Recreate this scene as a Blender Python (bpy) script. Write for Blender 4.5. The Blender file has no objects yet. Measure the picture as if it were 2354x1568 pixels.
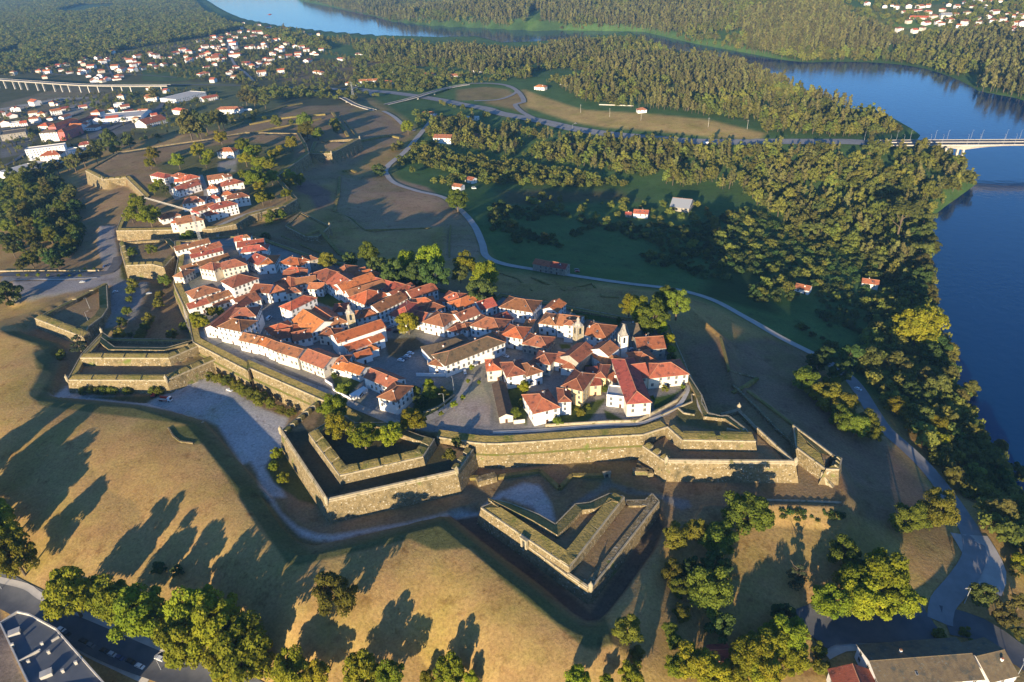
import bpy, math, random
import numpy as np
from mathutils import Vector, Matrix, Euler
random.seed(7); RNG = np.random.default_rng(7)
SC = bpy.context.scene; COL = SC.collection
PI = math.pi
# ------------------------------------------------------------------ camera
W, H, F = 1024.0, 682.0, 682.667
CAM_Z = 210.0
PITCH, ROLL = math.radians(30.5), math.radians(-3.0)
RM = (Matrix.Rotation(PI/2-PITCH, 3, 'X') @ Matrix.Rotation(ROLL, 3, 'Z'))
RMN = np.array(RM)
cam = bpy.data.cameras.new('camera'); camo = bpy.data.objects.new('camera', cam); COL.objects.link(camo)
cam.lens = 24; cam.sensor_width = 36; cam.clip_start = 1; cam.clip_end = 40000
camo.location = (0, 0, CAM_Z); camo.rotation_euler = RM.to_euler(); SC.camera = camo
# ------------------------------------------------------------------ pixels of the survey photo -> places
REG = {'O': (0, 0, 1.7408), 'L': (0, 900, .5102), 'R': (2500, 1350, .4782)}
for r, y0 in zip('ABCD', (0, 640, 1280, 1989)):
    for c, x0 in enumerate((0, 1000, 2000, 2996)): REG[r+str(c)] = (x0, y0, .4719)
def px(s):
    out, cur = [], 'O'
    for t in s.split():
        if t in REG: cur = t; continue
        a, b = t.split(',')[:2]; x0, y0, k = REG[cur]
        out.append(((x0+float(a)*k)/4, (y0+float(b)*k)/4))
    return np.array(out)
def rays(uv):
    d = np.stack([(uv[:, 0]-W/2)/F, (H/2-uv[:, 1])/F, -np.ones(len(uv))], 1)
    return d @ RMN.T
def onz(uv, z):
    uv = np.asarray(uv, float).reshape(-1, 2); d = rays(uv); z = np.broadcast_to(np.asarray(z, float), (len(uv),))
    t = (z-CAM_Z)/d[:, 2]
    return np.stack([d[:, 0]*t, d[:, 1]*t, z], 1)
def pz(s, z): return onz(px(s), z)
# ------------------------------------------------------------------ terrain height
CP = '''0,1350,-27 350,1500,-27 600,1568,-27 -300,1150,-24 -250,1568,-28 600,1900,-32 1200,1900,-32 1900,1900,-32 2600,1750,-36 1000,1568,-26 1400,1560,-24 75,940,-8 100,800,-9 230,985,-7.5 330,1080,-11 390,1010,-7 480,1040,-7.5 560,1150,-8 650,1290,-7.5 700,1310,-8 1000,1225,-8 1130,1290,-9 1240,1400,-10.5 1350,1500,-13 200,1150,-13 150,1250,-18 300,1300,-18 500,1350,-18 450,1450,-23 750,1450,-17 900,1500,-20 1100,1450,-17 800,1568,-24 60,1060,-12 -100,1000,-14 1550,1500,-20 1480,1380,-16 1550,1250,-15 1700,1330,-18 1700,1240,-16 1850,1200,-17 1980,1190,-18 1750,1480,-23 1700,1560,-26 1900,1420,-26 2000,1500,-27 2170,1420,-27 2350,1568,-30 2230,1250,-31 2220,1180,-34 2150,1120,-36 2050,1010,-36 1900,850,-35 1800,770,-33 1700,720,-32 1580,670,-30 1450,650,-27 1300,630,-25 1150,600,-24 1110,540,-26 1080,500,-28 1000,450,-30 890,390,-30 940,330,-30 970,290,-30 1900,1000,-25 1990,1120,-25 1780,900,-21 1650,720,-20 1640,800,-17 1500,690,-14 2300,1180,-32 2280,1300,-32 2200,980,-46 2250,1150,-48 2330,1150,-56 2400,1400,-40 2180,850,-54 2130,700,-54 1300,550,-42 1500,600,-44 1700,600,-48 1900,600,-53 2050,700,-56 1960,800,-50 1850,730,-45 1300,450,-50 1500,470,-52 1700,400,-54 1900,480,-56 2080,520,-58 1150,450,-40 1050,380,-38 1200,350,-46 1300,285,-43 1500,310,-42 1800,328,-38 1950,327,-33 2080,350,-40 1700,270,-40 1500,250,-37 1300,230,-40 1190,200,-36 1150,222,-38 1000,230,-36 1600,200,-46 1800,220,-56 2000,270,-57 1450,120,-52 1300,100,-52 1000,100,-48 900,150,-44 850,200,-40 700,205,-40 600,210,-38 400,190,-42 200,180,-46 400,110,-37 600,80,-42 100,120,-38 0,190,-46 0,330,-34 100,330,-32 200,270,-36 300,250,-35 430,260,-32 550,250,-28 150,400,-28 0,520,-24 60,620,-15 0,700,-15 250,620,-11.5 100,640,-12.5 20,650,-12.5 150,500,-20 230,450,-13 700,300,-14 800,260,-18 870,330,-24 900,290,-27 850,400,-28 850,500,-24 950,560,-21 780,500,-21 720,480,-15 1050,560,-23 1000,520,-26 0,0,-15 -100,60,-25 300,30,-22 100,12,-18 450,30,-50 1000,20,-52 1300,20,-22 1700,30,-12 2000,50,-18 2300,50,-12 2300,150,-50 1900,110,-50 2200,90,-38 1600,60,-38 700,8,-45 2350,5,-5 1200,2,-6 1450,200,-42'''
_c = np.array([[float(q) for q in t.split(',')] for t in CP.split()])
_w = onz(_c[:, :2]*1.7408/4, _c[:, 2])
_far = [(7000*math.sin(a), 7000*math.cos(a), 10) for a in np.radians([-75, -50, -30, -12, 5, 20, 38, 55, 75])]
_near = [(-150, 40, -34), (0, 30, -36), (150, 40, -38), (300, 60, -45), (-350, 100, -30), (420, 250, -62), (-600, 300, -26), (-900, 500, -36), (800, 500, -56)]
_w = np.vstack([_w, _far, _near])
def warp(x, y): return np.stack([np.arctan2(x, np.maximum(y, 1)+60)*2.2, np.log(np.hypot(x, y+60)+30)*1.6], -1)
_q = warp(_w[:, 0], _w[:, 1])
def _U(r2): return r2*np.log(r2+1e-9)
def _tps():
    n = len(_q); K = _U(((_q[:, None]-_q[None])**2).sum(-1)) + np.eye(n)*0.004
    P = np.hstack([np.ones((n, 1)), _q]); A = np.zeros((n+3, n+3)); A[:n, :n] = K; A[:n, n:] = P; A[n:, :n] = P.T
    b = np.zeros(n+3); b[:n] = _w[:, 2]; return np.linalg.solve(A, b)
_co = _tps()
def h0(x, y):
    x = np.asarray(x, float); y = np.asarray(y, float); out = np.empty(x.shape); xf, yf, of = x.ravel(), y.ravel(), out.reshape(-1)
    for i in range(0, len(xf), 20000):
        q = warp(xf[i:i+20000], yf[i:i+20000])
        of[i:i+20000] = _U(((q[:, None]-_q[None])**2).sum(-1)) @ _co[:-3] + _co[-3] + q @ _co[-2:]
    return np.maximum(out, -62)
def sdist(poly, x, y):
    """signed distance to a closed polygon, negative inside"""
    d2 = np.full(x.shape, 1e18); ins = np.zeros(x.shape, bool); n = len(poly)
    for i in range(n):
        ax, ay = poly[i][:2]; bx, by = poly[(i+1) % n][:2]
        ex, ey = bx-ax, by-ay; wx, wy = x-ax, y-ay
        t = np.clip((wx*ex+wy*ey)/(ex*ex+ey*ey+1e-12), 0, 1)
        d2 = np.minimum(d2, (wx-ex*t)**2+(wy-ey*t)**2)
        c = (ay > y) != (by > y)
        ins ^= c & (x < (bx-ax)*(y-ay)/((by-ay) if abs(by-ay) > 1e-9 else 1e-9)+ax)
    return np.where(ins, -1, 1)*np.sqrt(d2)
STAMPS = []          # (poly xy, z, outer slope width, inset)
def stamp(poly, z, w=0.0, inset=1.2): STAMPS.append((np.asarray(poly)[:, :2], z, w, inset, poly[:, :2].min(0)-w-1, poly[:, :2].max(0)+w+1))
def hh(x, y, upto=None):
    x = np.atleast_1d(np.asarray(x, float)); y = np.atleast_1d(np.asarray(y, float)); h = h0(x, y)
    for poly, z, w, ins, lo, hi in STAMPS[:upto]:
        m = (x > lo[0]) & (x < hi[0]) & (y > lo[1]) & (y < hi[1])
        if not m.any(): continue
        s = sdist(poly, x[m], y[m]); t = np.clip((w-s)/(w+ins), 0, 1)
        h[m] = h[m]*(1-t)+z*t
    return h
def ground(uv, off=0.0, it=14):
    """where the line of sight of the survey photo meets the terrain"""
    uv = np.asarray(uv, float).reshape(-1, 2); d = rays(uv); z = np.full(len(uv), -20.0)
    for k in range(it):
        t = (z-CAM_Z)/d[:, 2]; z = z*.35+.65*(hh(d[:, 0]*t, d[:, 1]*t)+off)
    t = (z-CAM_Z)/d[:, 2]; x, y = d[:, 0]*t, d[:, 1]*t
    return np.stack([x, y, hh(x, y)], 1)
def gp(s, off=0.0): return ground(px(s), off)
# ------------------------------------------------------------------ objects
def tag(o, label=None, cat=None, group=None, kind=None):
    if label: o['label'] = label
    if cat: o['category'] = cat
    if group: o['group'] = group
    if kind: o['kind'] = kind
    return o
def mesh(name, vs, fs, mats, mi=None, smooth=False):
    m = bpy.data.meshes.new(name); m.from_pydata([tuple(map(float, v)) for v in vs], [], fs)
    for a in (mats if isinstance(mats, (list, tuple)) else [mats]): m.materials.append(a)
    if mi is not None: m.polygons.foreach_set('material_index', mi)
    if smooth: m.polygons.foreach_set('use_smooth', [True]*len(m.polygons))
    m.update(); return m
def link(name, me, parent=None, loc=None, rz=None):
    o = bpy.data.objects.new(name, me); COL.objects.link(o)
    if parent: o.parent = parent
    if loc is not None: o.location = loc
    if rz is not None: o.rotation_euler = (0, 0, rz)
    return o
def empty(name, loc=(0, 0, 0), rz=0):
    o = bpy.data.objects.new(name, None); COL.objects.link(o); o.location = loc; o.rotation_euler = (0, 0, rz); o.empty_display_size = .5
    return o
class MB:
    """collects faces of one mesh"""
    def __init__(s): s.v, s.f, s.m = [], [], []
    def face(s, pts, mi=0): n = len(s.v); s.v += [tuple(p) for p in pts]; s.f.append(list(range(n, n+len(pts)))); s.m.append(mi)
    def prism(s, base, top, mi=0, cap=True, mtop=None):
        n = len(base)
        for i in range(n):
            j = (i+1) % n; s.face([base[i], base[j], top[j], top[i]], mi)
        if cap: s.face(top, mi if mtop is None else mtop); s.face(base[::-1], mi)
    def box(s, x0, x1, y0, y1, z0, z1, mi=0):
        b = [(x0, y0, z0), (x1, y0, z0), (x1, y1, z0), (x0, y1, z0)]; s.prism(b, [(p[0], p[1], z1) for p in b], mi)
    def tube(s, pts, rad, n=6, mi=0):
        rings = []
        for i, p in enumerate(pts):
            p = Vector(p); a = Vector(pts[max(i-1, 0)]); b = Vector(pts[min(i+1, len(pts)-1)]); t = (b-a).normalized()
            u = t.cross(Vector((0, 0, 1)) if abs(t.z) < .9 else Vector((1, 0, 0))).normalized(); w = t.cross(u)
            r = rad[i] if isinstance(rad, (list, tuple)) else rad
            rings.append([p+u*r*math.cos(2*PI*k/n)+w*r*math.sin(2*PI*k/n) for k in range(n)])
        for a, b in zip(rings[:-1], rings[1:]):
            for k in range(n): s.face([a[k], a[(k+1) % n], b[(k+1) % n], b[k]], mi)
        s.face(rings[-1], mi); s.face(rings[0][::-1], mi)
    def lathe(s, prof, c=(0, 0, 0), n=10, mi=0):
        for (r0, z0), (r1, z1) in zip(prof[:-1], prof[1:]):
            for k in range(n):
                a, b = 2*PI*k/n, 2*PI*(k+1)/n
                P = lambda r, z, t: (c[0]+r*math.cos(t), c[1]+r*math.sin(t), c[2]+z)
                q = [P(r0, z0, a), P(r0, z0, b), P(r1, z1, b), P(r1, z1, a)]
                if r1 < 1e-4: q = q[:3]
                if r0 < 1e-4: q = [q[0], q[2], q[3]]
                s.face(q, mi)
    def build(s, name, mats, parent=None, smooth=False): return link(name, mesh(name, s.v, s.f, mats, s.m, smooth), parent)
    def me(s, name, mats, smooth=False): return mesh(name, s.v, s.f, mats, s.m, smooth)
# ------------------------------------------------------------------ materials
MAT = {}
def mat(name, col, rough=.9, spec=.2, var=None, scale=1.0, detail=5, rnd=0.0, bump=0.0, bscale=None, layers=(), coord='world', hsv=None):
    """principled material: base colour, a second colour mixed by noise, extra (colour, scale, threshold, width) stains, per object brightness"""
    m = bpy.data.materials.new(name); m.use_nodes = True; nt = m.node_tree; N, L = nt.nodes, nt.links
    b = N['Principled BSDF']; b.inputs['Roughness'].default_value = rough; b.inputs['Specular IOR Level'].default_value = spec
    if coord == 'world': src = N.new('ShaderNodeNewGeometry').outputs['Position']
    else: src = N.new('ShaderNodeTexCoord').outputs['Object']
    cur = None
    def noise(sc, det=detail, rg=.6):
        n = N.new('ShaderNodeTexNoise'); n.inputs['Scale'].default_value = sc; n.inputs['Detail'].default_value = det; n.inputs['Roughness'].default_value = rg
        L.new(src, n.inputs['Vector']); return n.outputs['Fac']
    def ramp(f, lo, hi):
        r = N.new('ShaderNodeMapRange'); r.inputs['From Min'].default_value = lo; r.inputs['From Max'].default_value = hi; L.new(f, r.inputs['Value']); return r.outputs['Result']
    def mix(fac, a, c):
        x = N.new('ShaderNodeMix'); x.data_type = 'RGBA'; L.new(fac, x.inputs['Factor'])
        for s, v in ((x.inputs[6], a), (x.inputs[7], c)):
            if isinstance(v, tuple): s.default_value = (*v, 1)
            else: L.new(v, s)
        return x.outputs[2]
    cur = col
    if var: cur = mix(ramp(noise(scale), .35, .65), col, var)
    for c2, sc, th, wd in layers: cur = mix(ramp(noise(sc), th, th+wd), cur, c2)
    if rnd:
        oi = N.new('ShaderNodeObjectInfo'); mr = N.new('ShaderNodeMapRange'); mr.inputs['To Min'].default_value = 1-rnd; mr.inputs['To Max'].default_value = 1+rnd
        L.new(oi.outputs['Random'], mr.inputs['Value']); hs = N.new('ShaderNodeHueSaturation'); L.new(mr.outputs['Result'], hs.inputs['Value'])
        mr2 = N.new('ShaderNodeMapRange'); mr2.inputs['To Min'].default_value = .5-(hsv or 0); mr2.inputs['To Max'].default_value = .5+(hsv or 0)
        ml = N.new('ShaderNodeMath'); ml.operation = 'MULTIPLY'; ml.inputs[1].default_value = 7.31; fr = N.new('ShaderNodeMath'); fr.operation = 'FRACT'
        L.new(oi.outputs['Random'], ml.inputs[0]); L.new(ml.outputs[0], fr.inputs[0]); L.new(fr.outputs[0], mr2.inputs['Value']); L.new(mr2.outputs['Result'], hs.inputs['Hue'])
        if isinstance(cur, tuple): hs.inputs['Color'].default_value = (*cur, 1)
        else: L.new(cur, hs.inputs['Color'])
        cur = hs.outputs['Color']
    if isinstance(cur, tuple): b.inputs['Base Color'].default_value = (*cur, 1)
    else: L.new(cur, b.inputs['Base Color'])
    if bump:
        bn = N.new('ShaderNodeBump'); bn.inputs['Strength'].default_value = 1; bn.inputs['Distance'].default_value = bump
        L.new(noise(bscale or scale*4), bn.inputs['Height']); L.new(bn.outputs['Normal'], b.inputs['Normal'])
    MAT[name] = m; return m
STONE = mat('stone', (.27, .205, .105), .9, .1, (.17, .13, .065), .45, 8, layers=[((.50, .44, .33), 1.1, .585, .05), ((.07, .06, .032), .9, .60, .06), ((.10, .085, .045), .16, .55, .16), ((.13, .15, .035), .10, .62, .08)], bump=.45, bscale=1.1)
COPING = mat('coping stone', (.42, .35, .23), .9, .1, (.30, .25, .16), .6, 6, layers=[((.15, .135, .06), .3, .56, .1)])
GRASS = mat('dry grass', (.30, .225, .075), .95, .05, (.19, .155, .05), .35, 8, layers=[((.12, .13, .03), .08, .52, .15), ((.34, .26, .12), .8, .6, .1)], bump=.5, bscale=1.0)
DARKGRASS = mat('worn grass', (.13, .115, .05), .95, .05, (.09, .09, .035), .2, 8, bump=.2, bscale=1.2)
WHITE = mat('white plaster', (.83, .81, .78), .85, .2, (.76, .73, .68), .5, 6, rnd=.06, layers=[((.45, .42, .36), .22, .62, .14)])
CREAM = mat('cream plaster', (.72, .65, .53), .85, .2, (.62, .55, .44), .4, 6, rnd=.08, layers=[((.36, .30, .22), .2, .6, .15)])
YELLOW = mat('yellow plaster', (.74, .56, .29), .85, .2, (.66, .49, .25), .5, 5)
PINK = mat('rose plaster', (.55, .16, .14), .85, .2, (.48, .13, .12), .5, 5)
GREYW = mat('granite wall', (.40, .36, .30), .9, .15, (.28, .25, .20), .8, 7, layers=[((.16, .14, .11), .25, .58, .12)])
def tile(name, a, b): return mat(name, a, .8, .2, b, .55, 7, rnd=.26, hsv=.014, layers=[((b[0]*.45, b[1]*.6, b[2]*.8), .28, .53, .12), ((a[0]*1.2, a[1]*1.7, a[2]*2.2), 1.1, .60, .08), ((.10, .09, .06), .7, .66, .06)], bump=.12, bscale=2.2)
TILE_O = tile('orange roof tiles', (.52, .150, .052), (.40, .112, .044))
TILE_R = tile('red roof tiles', (.42, .125, .062), (.30, .090, .048))
TILE_B = tile('brown roof tiles', (.34, .135, .060), (.24, .098, .048))
TILE_N = tile('mossy brown roof tiles', (.20, .135, .065), (.14, .10, .05))
TILE_D = tile('dark roof tiles', (.12, .085, .055), (.17, .12, .07))
GLASS = mat('window glass', (.03, .04, .05), .15, .5)
TRIM = mat('stone trim', (.42, .38, .32), .9, .1, (.34, .30, .25), 1.5)
WOOD = mat('dark door wood', (.10, .05, .03), .6, .3)
ASPHALT = mat('asphalt', (.085, .088, .095), .9, .15, (.125, .125, .128), .15, 6)
GRAVEL = mat('gravel', (.42, .39, .35), .95, .1, (.34, .315, .285), .15, 8, layers=[((.36, .33, .29), .5, .6, .1)], bump=.05, bscale=3)
ROADGREY = mat('weathered road', (.25, .245, .24), .9, .15, (.20, .198, .195), .2, 6, layers=[((.24, .22, .20), .4, .6, .1)])
CONC = mat('concrete', (.55, .51, .44), .85, .2, (.45, .41, .35), .3, 6)
METAL = mat('grey metal', (.30, .31, .32), .5, .5)
PAINT = mat('road paint', (.75, .75, .72), .8, .2)
BARK = mat('bark', (.16, .12, .08), .95, .05, (.10, .08, .055), 1.5, 5)
def foliage(name, a, b, rnd=.32, hsv=.035):
    m = mat(name, a, .75, .15, b, .28, 3, rnd=rnd, hsv=hsv); nt = m.node_tree; N, L = nt.nodes, nt.links
    p = N['Principled BSDF']; src = p.inputs['Base Color'].links[0].from_socket
    tr = N.new('ShaderNodeBsdfTranslucent'); L.new(src, tr.inputs['Color']); ms = N.new('ShaderNodeMixShader'); ms.inputs[0].default_value = .32
    L.new(p.outputs[0], ms.inputs[1]); L.new(tr.outputs[0], ms.inputs[2]); L.new(ms.outputs[0], N['Material Output'].inputs['Surface']); return m
LEAF_P = foliage('plane tree leaves', (.27, .262, .014), (.17, .195, .012))
LEAF_O = foliage('oak leaves', (.18, .188, .020), (.12, .138, .016))
LEAF_E = foliage('evergreen leaves', (.150, .148, .032), (.095, .105, .024))
LEAF_D = foliage('dark shrub leaves', (.085, .118, .026), (.055, .085, .02))
# ------------------------------------------------------------------ fortress works
def area(p): return .5*sum(p[i][0]*p[(i+1) % len(p)][1]-p[(i+1) % len(p)][0]*p[i][1] for i in range(len(p)))
def offset(poly, d):
    """closed polygon (ccw) moved outward by d (a number or one per vertex)"""
    n = len(poly); out = []
    for i in range(n):
        a, b, c = (np.array(poly[k % n][:2]) for k in (i-1, i, i+1))
        e1 = (b-a)/(np.linalg.norm(b-a)+1e-9); e2 = (c-b)/(np.linalg.norm(c-b)+1e-9)
        n1 = np.array([e1[1], -e1[0]]); n2 = np.array([e2[1], -e2[0]]); m = n1+n2; m /= (np.linalg.norm(m)+1e-9)
        k = 1/max(.45, m @ n1); out.append(b+m*k*(d[i] if hasattr(d, '__len__') else d))
    return np.array(out)
WORKS = []
def work(name, label, cat, s, zt, zf, merl=None, th=4.0, hm=1.3, cap=3.0, capmat=None, thin=(), thinh=1.1, sentry=(), skip=(), nowall=False, ledge=0, gap=.9):
    p = pz(s, zt)
    idx = list(range(len(p)))
    if area(p) < 0: idx = idx[::-1]; p = p[::-1]
    n = len(p); emap = {}                       # edge number in the data -> edge number after turning ccw
    for i in range(n): emap[frozenset((idx[i], idx[(i+1) % n]))] = i
    ed = lambda k: emap[frozenset((k % n, (k+1) % n))]
    w = dict(name=name, label=label, cat=cat, p=p, zt=zt, zf=zf, merl={ed(k): v for k, v in (merl or {}).items()}, th=th, hm=hm, cap=cap, capmat=capmat or GRASS,
             thin={ed(k) for k in thin}, thinh=thinh, sentry=[idx.index(k) for k in sentry], skip={ed(k) for k in skip}, ledge=ledge, gap=gap)
    stamp(p, zf, 0.0, 1.0); w['upto'] = len(STAMPS)
    if not nowall: WORKS.append(w)
    return p
M_OUT = gp  # alias
moat = pz('L 150,820 200,872 500,955 420,1030 470,1090 535,1085 405,1345 440,1372 1150,1425 C0 1260,735 1640,850 1745,885 1950,1120 2300,1520 D1 110,20 300,300 430,410 560,440 1000,345 1480,225 1690,175 D2 -420,180 0,515 380,800 620,1010 735,1075 830,1072 900,1010 1030,850 1300,470 1480,215 1640,210 R 650,1420 1250,1402 1800,1420 1850,1340 1830,1300 1780,1120 1740,985 1410,740 1020,450 900,410 860,285 800,0 B2 1560,1250 1400,1150 B1 1500,1000 900,800 B0 1700,600 975,600 L 905,60 925,130 950,330 960,430 870,470 830,480 700,640 560,600 290,720', -13.5)
stamp(pz('L 0,835 60,850 340,968 268,1055 295,1128 398,1132 275,1340 302,1412 800,1482 1500,1565 C0 1440,915 1480,1005 1640,1055 1722,1050 1900,1310 2220,1780 D1 0,110 310,562 400,582 750,502 1060,422 1350,355 1560,450 1880,430 D2 0,690 720,1280 830,1290 960,1240 900,950 C2 0,1350 C1 250,950 C0 1500,560 L 560,1240 600,1050 560,930 200,790', -7), -7.0, 38.0, 1.0)
stamp(moat, -11.2, 9.5, 1.0); stamp(moat, -13.5, .6, .6)
_rd = pz('D1 1690,175 D2 -420,180 0,515 380,800 620,1010 735,1075 830,1072 900,1010 1030,850 1300,470 1400,250 1335,130 1100,400 765,790 560,620 0,230 D1 1930,110', -17); stamp(_rd, -13.6, 6.5, 1); stamp(_rd, -16.6, .8, .6)
stamp(pz('L 850,480 990,440 1170,440 1190,520 1060,740 980,810 810,830 860,600', -11), -11.0, 5.0, 1)       # car park by the gate
stamp(pz('L 780,0 905,0 905,70 935,140 960,330 985,430 880,490 830,460 130,590 100,440 820,370 760,150', -11), -11.2, 6.0, 1)
stamp(pz('B1 1555,590 1645,590 1640,820 1550,820', -20), -21, 2.5, .5)
stamp(pz('B1 715,440 760,430 1000,600 1110,740 980,720 830,620', -18), -19, 5, 2)
# --- works further off (Coroada) first, then the main enceinte
work('bastion', 'far bastion with low earth merlons above the highway', 'bastion', 'A1 540,1200 500,1300 690,1302 930,1175 840,1180', -8, -9, {0: 0, 1: 3}, th=5, sentry=(2, 3), cap=5)
work('fortress_platform', 'broad grass platform carrying the far walled quarter', 'rampart', 'B0 985,600 1045,450 1235,312 1070,150 870,165 725,90 A0 1000,1290 1500,1215 1750,1180 2080,1120 A1 420,1130 480,1230 500,1300 230,1490 B1 400,330 300,390 0,470 B0 2000,545 1800,585 1195,598', -3, -3, {3: 4, 4: 3}, cap=4, sentry=(4,))
work('bastion', 'shaded demi-bastion with lone sentry box below the far trees', 'bastion', 'B1 300,560 430,440 676,562 580,650 470,650', -9, -9, cap=2, sentry=(2,))
T = work('rampart', 'main town rampart with long pale curtain walls', 'rampart', 'C0 1640,190 2100,430 C1 0,408 300,540 640,690 900,880 1450,1000 1585,992 1700,1010 1900,1040 2000,1048 C2 0,1048 300,1030 700,1000 1210,972 1420,905 1580,700 1640,560 1560,350 1480,170 B2 1440,1400 1040,1330 0,1130 B1 2050,1190 1600,1090 1100,975 760,870 570,825 100,660 B0 1990,640 1480,690 1490,790 L 1400,250 1360,460 1470,700 1510,900', 0, 0, cap=4.6, ledge=6)
work('bastion', 'corner bastion with merlons beside the gravel gate road', 'bastion', 'L 935,140 985,318 1195,308 1285,332 1365,245 1400,180 1330,110 1130,120', -1.5, -2.5, {0: 4, 1: 4}, th=3.5, cap=4)
work('ravelin', 'small triangular ravelin beside the gravel car park', 'ravelin', 'L 275,732 655,880 690,800 800,720 845,650 835,470 815,460 560,590 460,640', -6, -7.5, {0: 4, 6: 2}, th=5, cap=5)
work('bastion', 'lower tier of the two tiered west bastion with clipped trees at its foot', 'bastion', 'L 530,1215 1305,1218 1690,1052 1565,950 1500,900 870,890 800,842 640,1015', -5, -6.5, {0: 4, 1: 4}, th=4.2, cap=4.2, sentry=(0, 1, 6))
work('bastion', 'upper tier of the west bastion with arched door in its wall', 'bastion', 'L 630,1042 1325,1045 1560,945 1510,905 1300,965 900,960 790,880', -1.2, -2.4, {0: 4, 1: 3}, th=4, cap=4)
work('bastion', 'lower tier of the front bastion with long mottled stone faces', 'bastion', 'C1 262,950 650,1540 1755,1292 1890,1097 1600,1000 900,900 640,692 555,697', -2, -3.2, {7: 5, 2: 3}, th=3.2, cap=1.2, capmat=COPING, thin=(0, 1), sentry=(0, 1, 2))
work('bastion', 'upper tier of the front bastion with merlons under four trees', 'bastion', 'C1 500,965 762,1318 1467,1158 1562,1012 1450,985 1150,870 640,880', 1.8, 0, {0: 4, 1: 4, 2: 2}, th=4.5, hm=1.5, cap=4.5)
work('bastion', 'lower tier of the river side bastion with tree shadows on its wall', 'bastion', 'R 150,908 345,1042 1427,1052 1110,762 950,600 800,640 500,800 360,760', -3, -4.4, {0: 3}, th=3.2, cap=1.2, capmat=COPING, thin=(1, 2), sentry=(1, 2, 4))
work('bastion', 'upper tier of the river side bastion with grassy merlons', 'bastion', 'R 360,750 480,857 1092,868 1010,770 860,662 700,645 640,485 520,300 420,500 330,690', 1.2, 0, {1: 2}, th=5.5, hm=1.2, cap=3)
work('counterguard', 'narrow wedge shaped outwork with stone steps at the right', 'outwork', 'R 1410,742 1738,988 1680,1102 1432,918', -6.5, -6.45, thin=(0,), thinh=1.2, cap=5)
work('gun_battery', 'tiny gun battery with three embrasures on the wedge outwork', 'battery', 'R 1735,985 1812,1012 1790,1103 1680,1100', -5.2, -6, {1: 3}, th=2.2, cap=2)
work('ravelin', 'lower tier of the arrow shaped ravelin in the front ditch', 'ravelin', 'D2 0,235 570,660 745,780 770,775 C2 1348,1540 1290,1475 1230,1530 D2 1050,30 600,600 60,200', -9.5, -10.5, cap=3.2, capmat=STONE, sentry=(3,), thin=(1,), thinh=.9)
work('ravelin', 'upper tier of the arrow shaped ravelin with grassy merlon stumps', 'ravelin', 'D1 1960,88 D2 0,195 587,592 1052,0 C2 1035,1495 925,1475 760,1550 D2 640,60 470,232 330,150 100,60 D1 2230,60 2110,30', -6, -7.4, {1: 4, 2: 2}, th=5.0, hm=.75, cap=5, gap=.3)
SENTRY = None
def sentry_me():
    b = MB(); b.lathe([(0, -2.6), (.45, -1.9), (.95, -.5), (1.05, -.3), (.95, -.2), (.95, 2.0), (1.12, 2.15), (1.0, 2.35), (.75, 2.9), (.35, 3.3), (.12, 3.5), (.12, 3.8), (.2, 4.0), (0, 4.2)], n=10)
    return b.me('sentry box', COPING)
FIRST_HIGH = [False]
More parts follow.
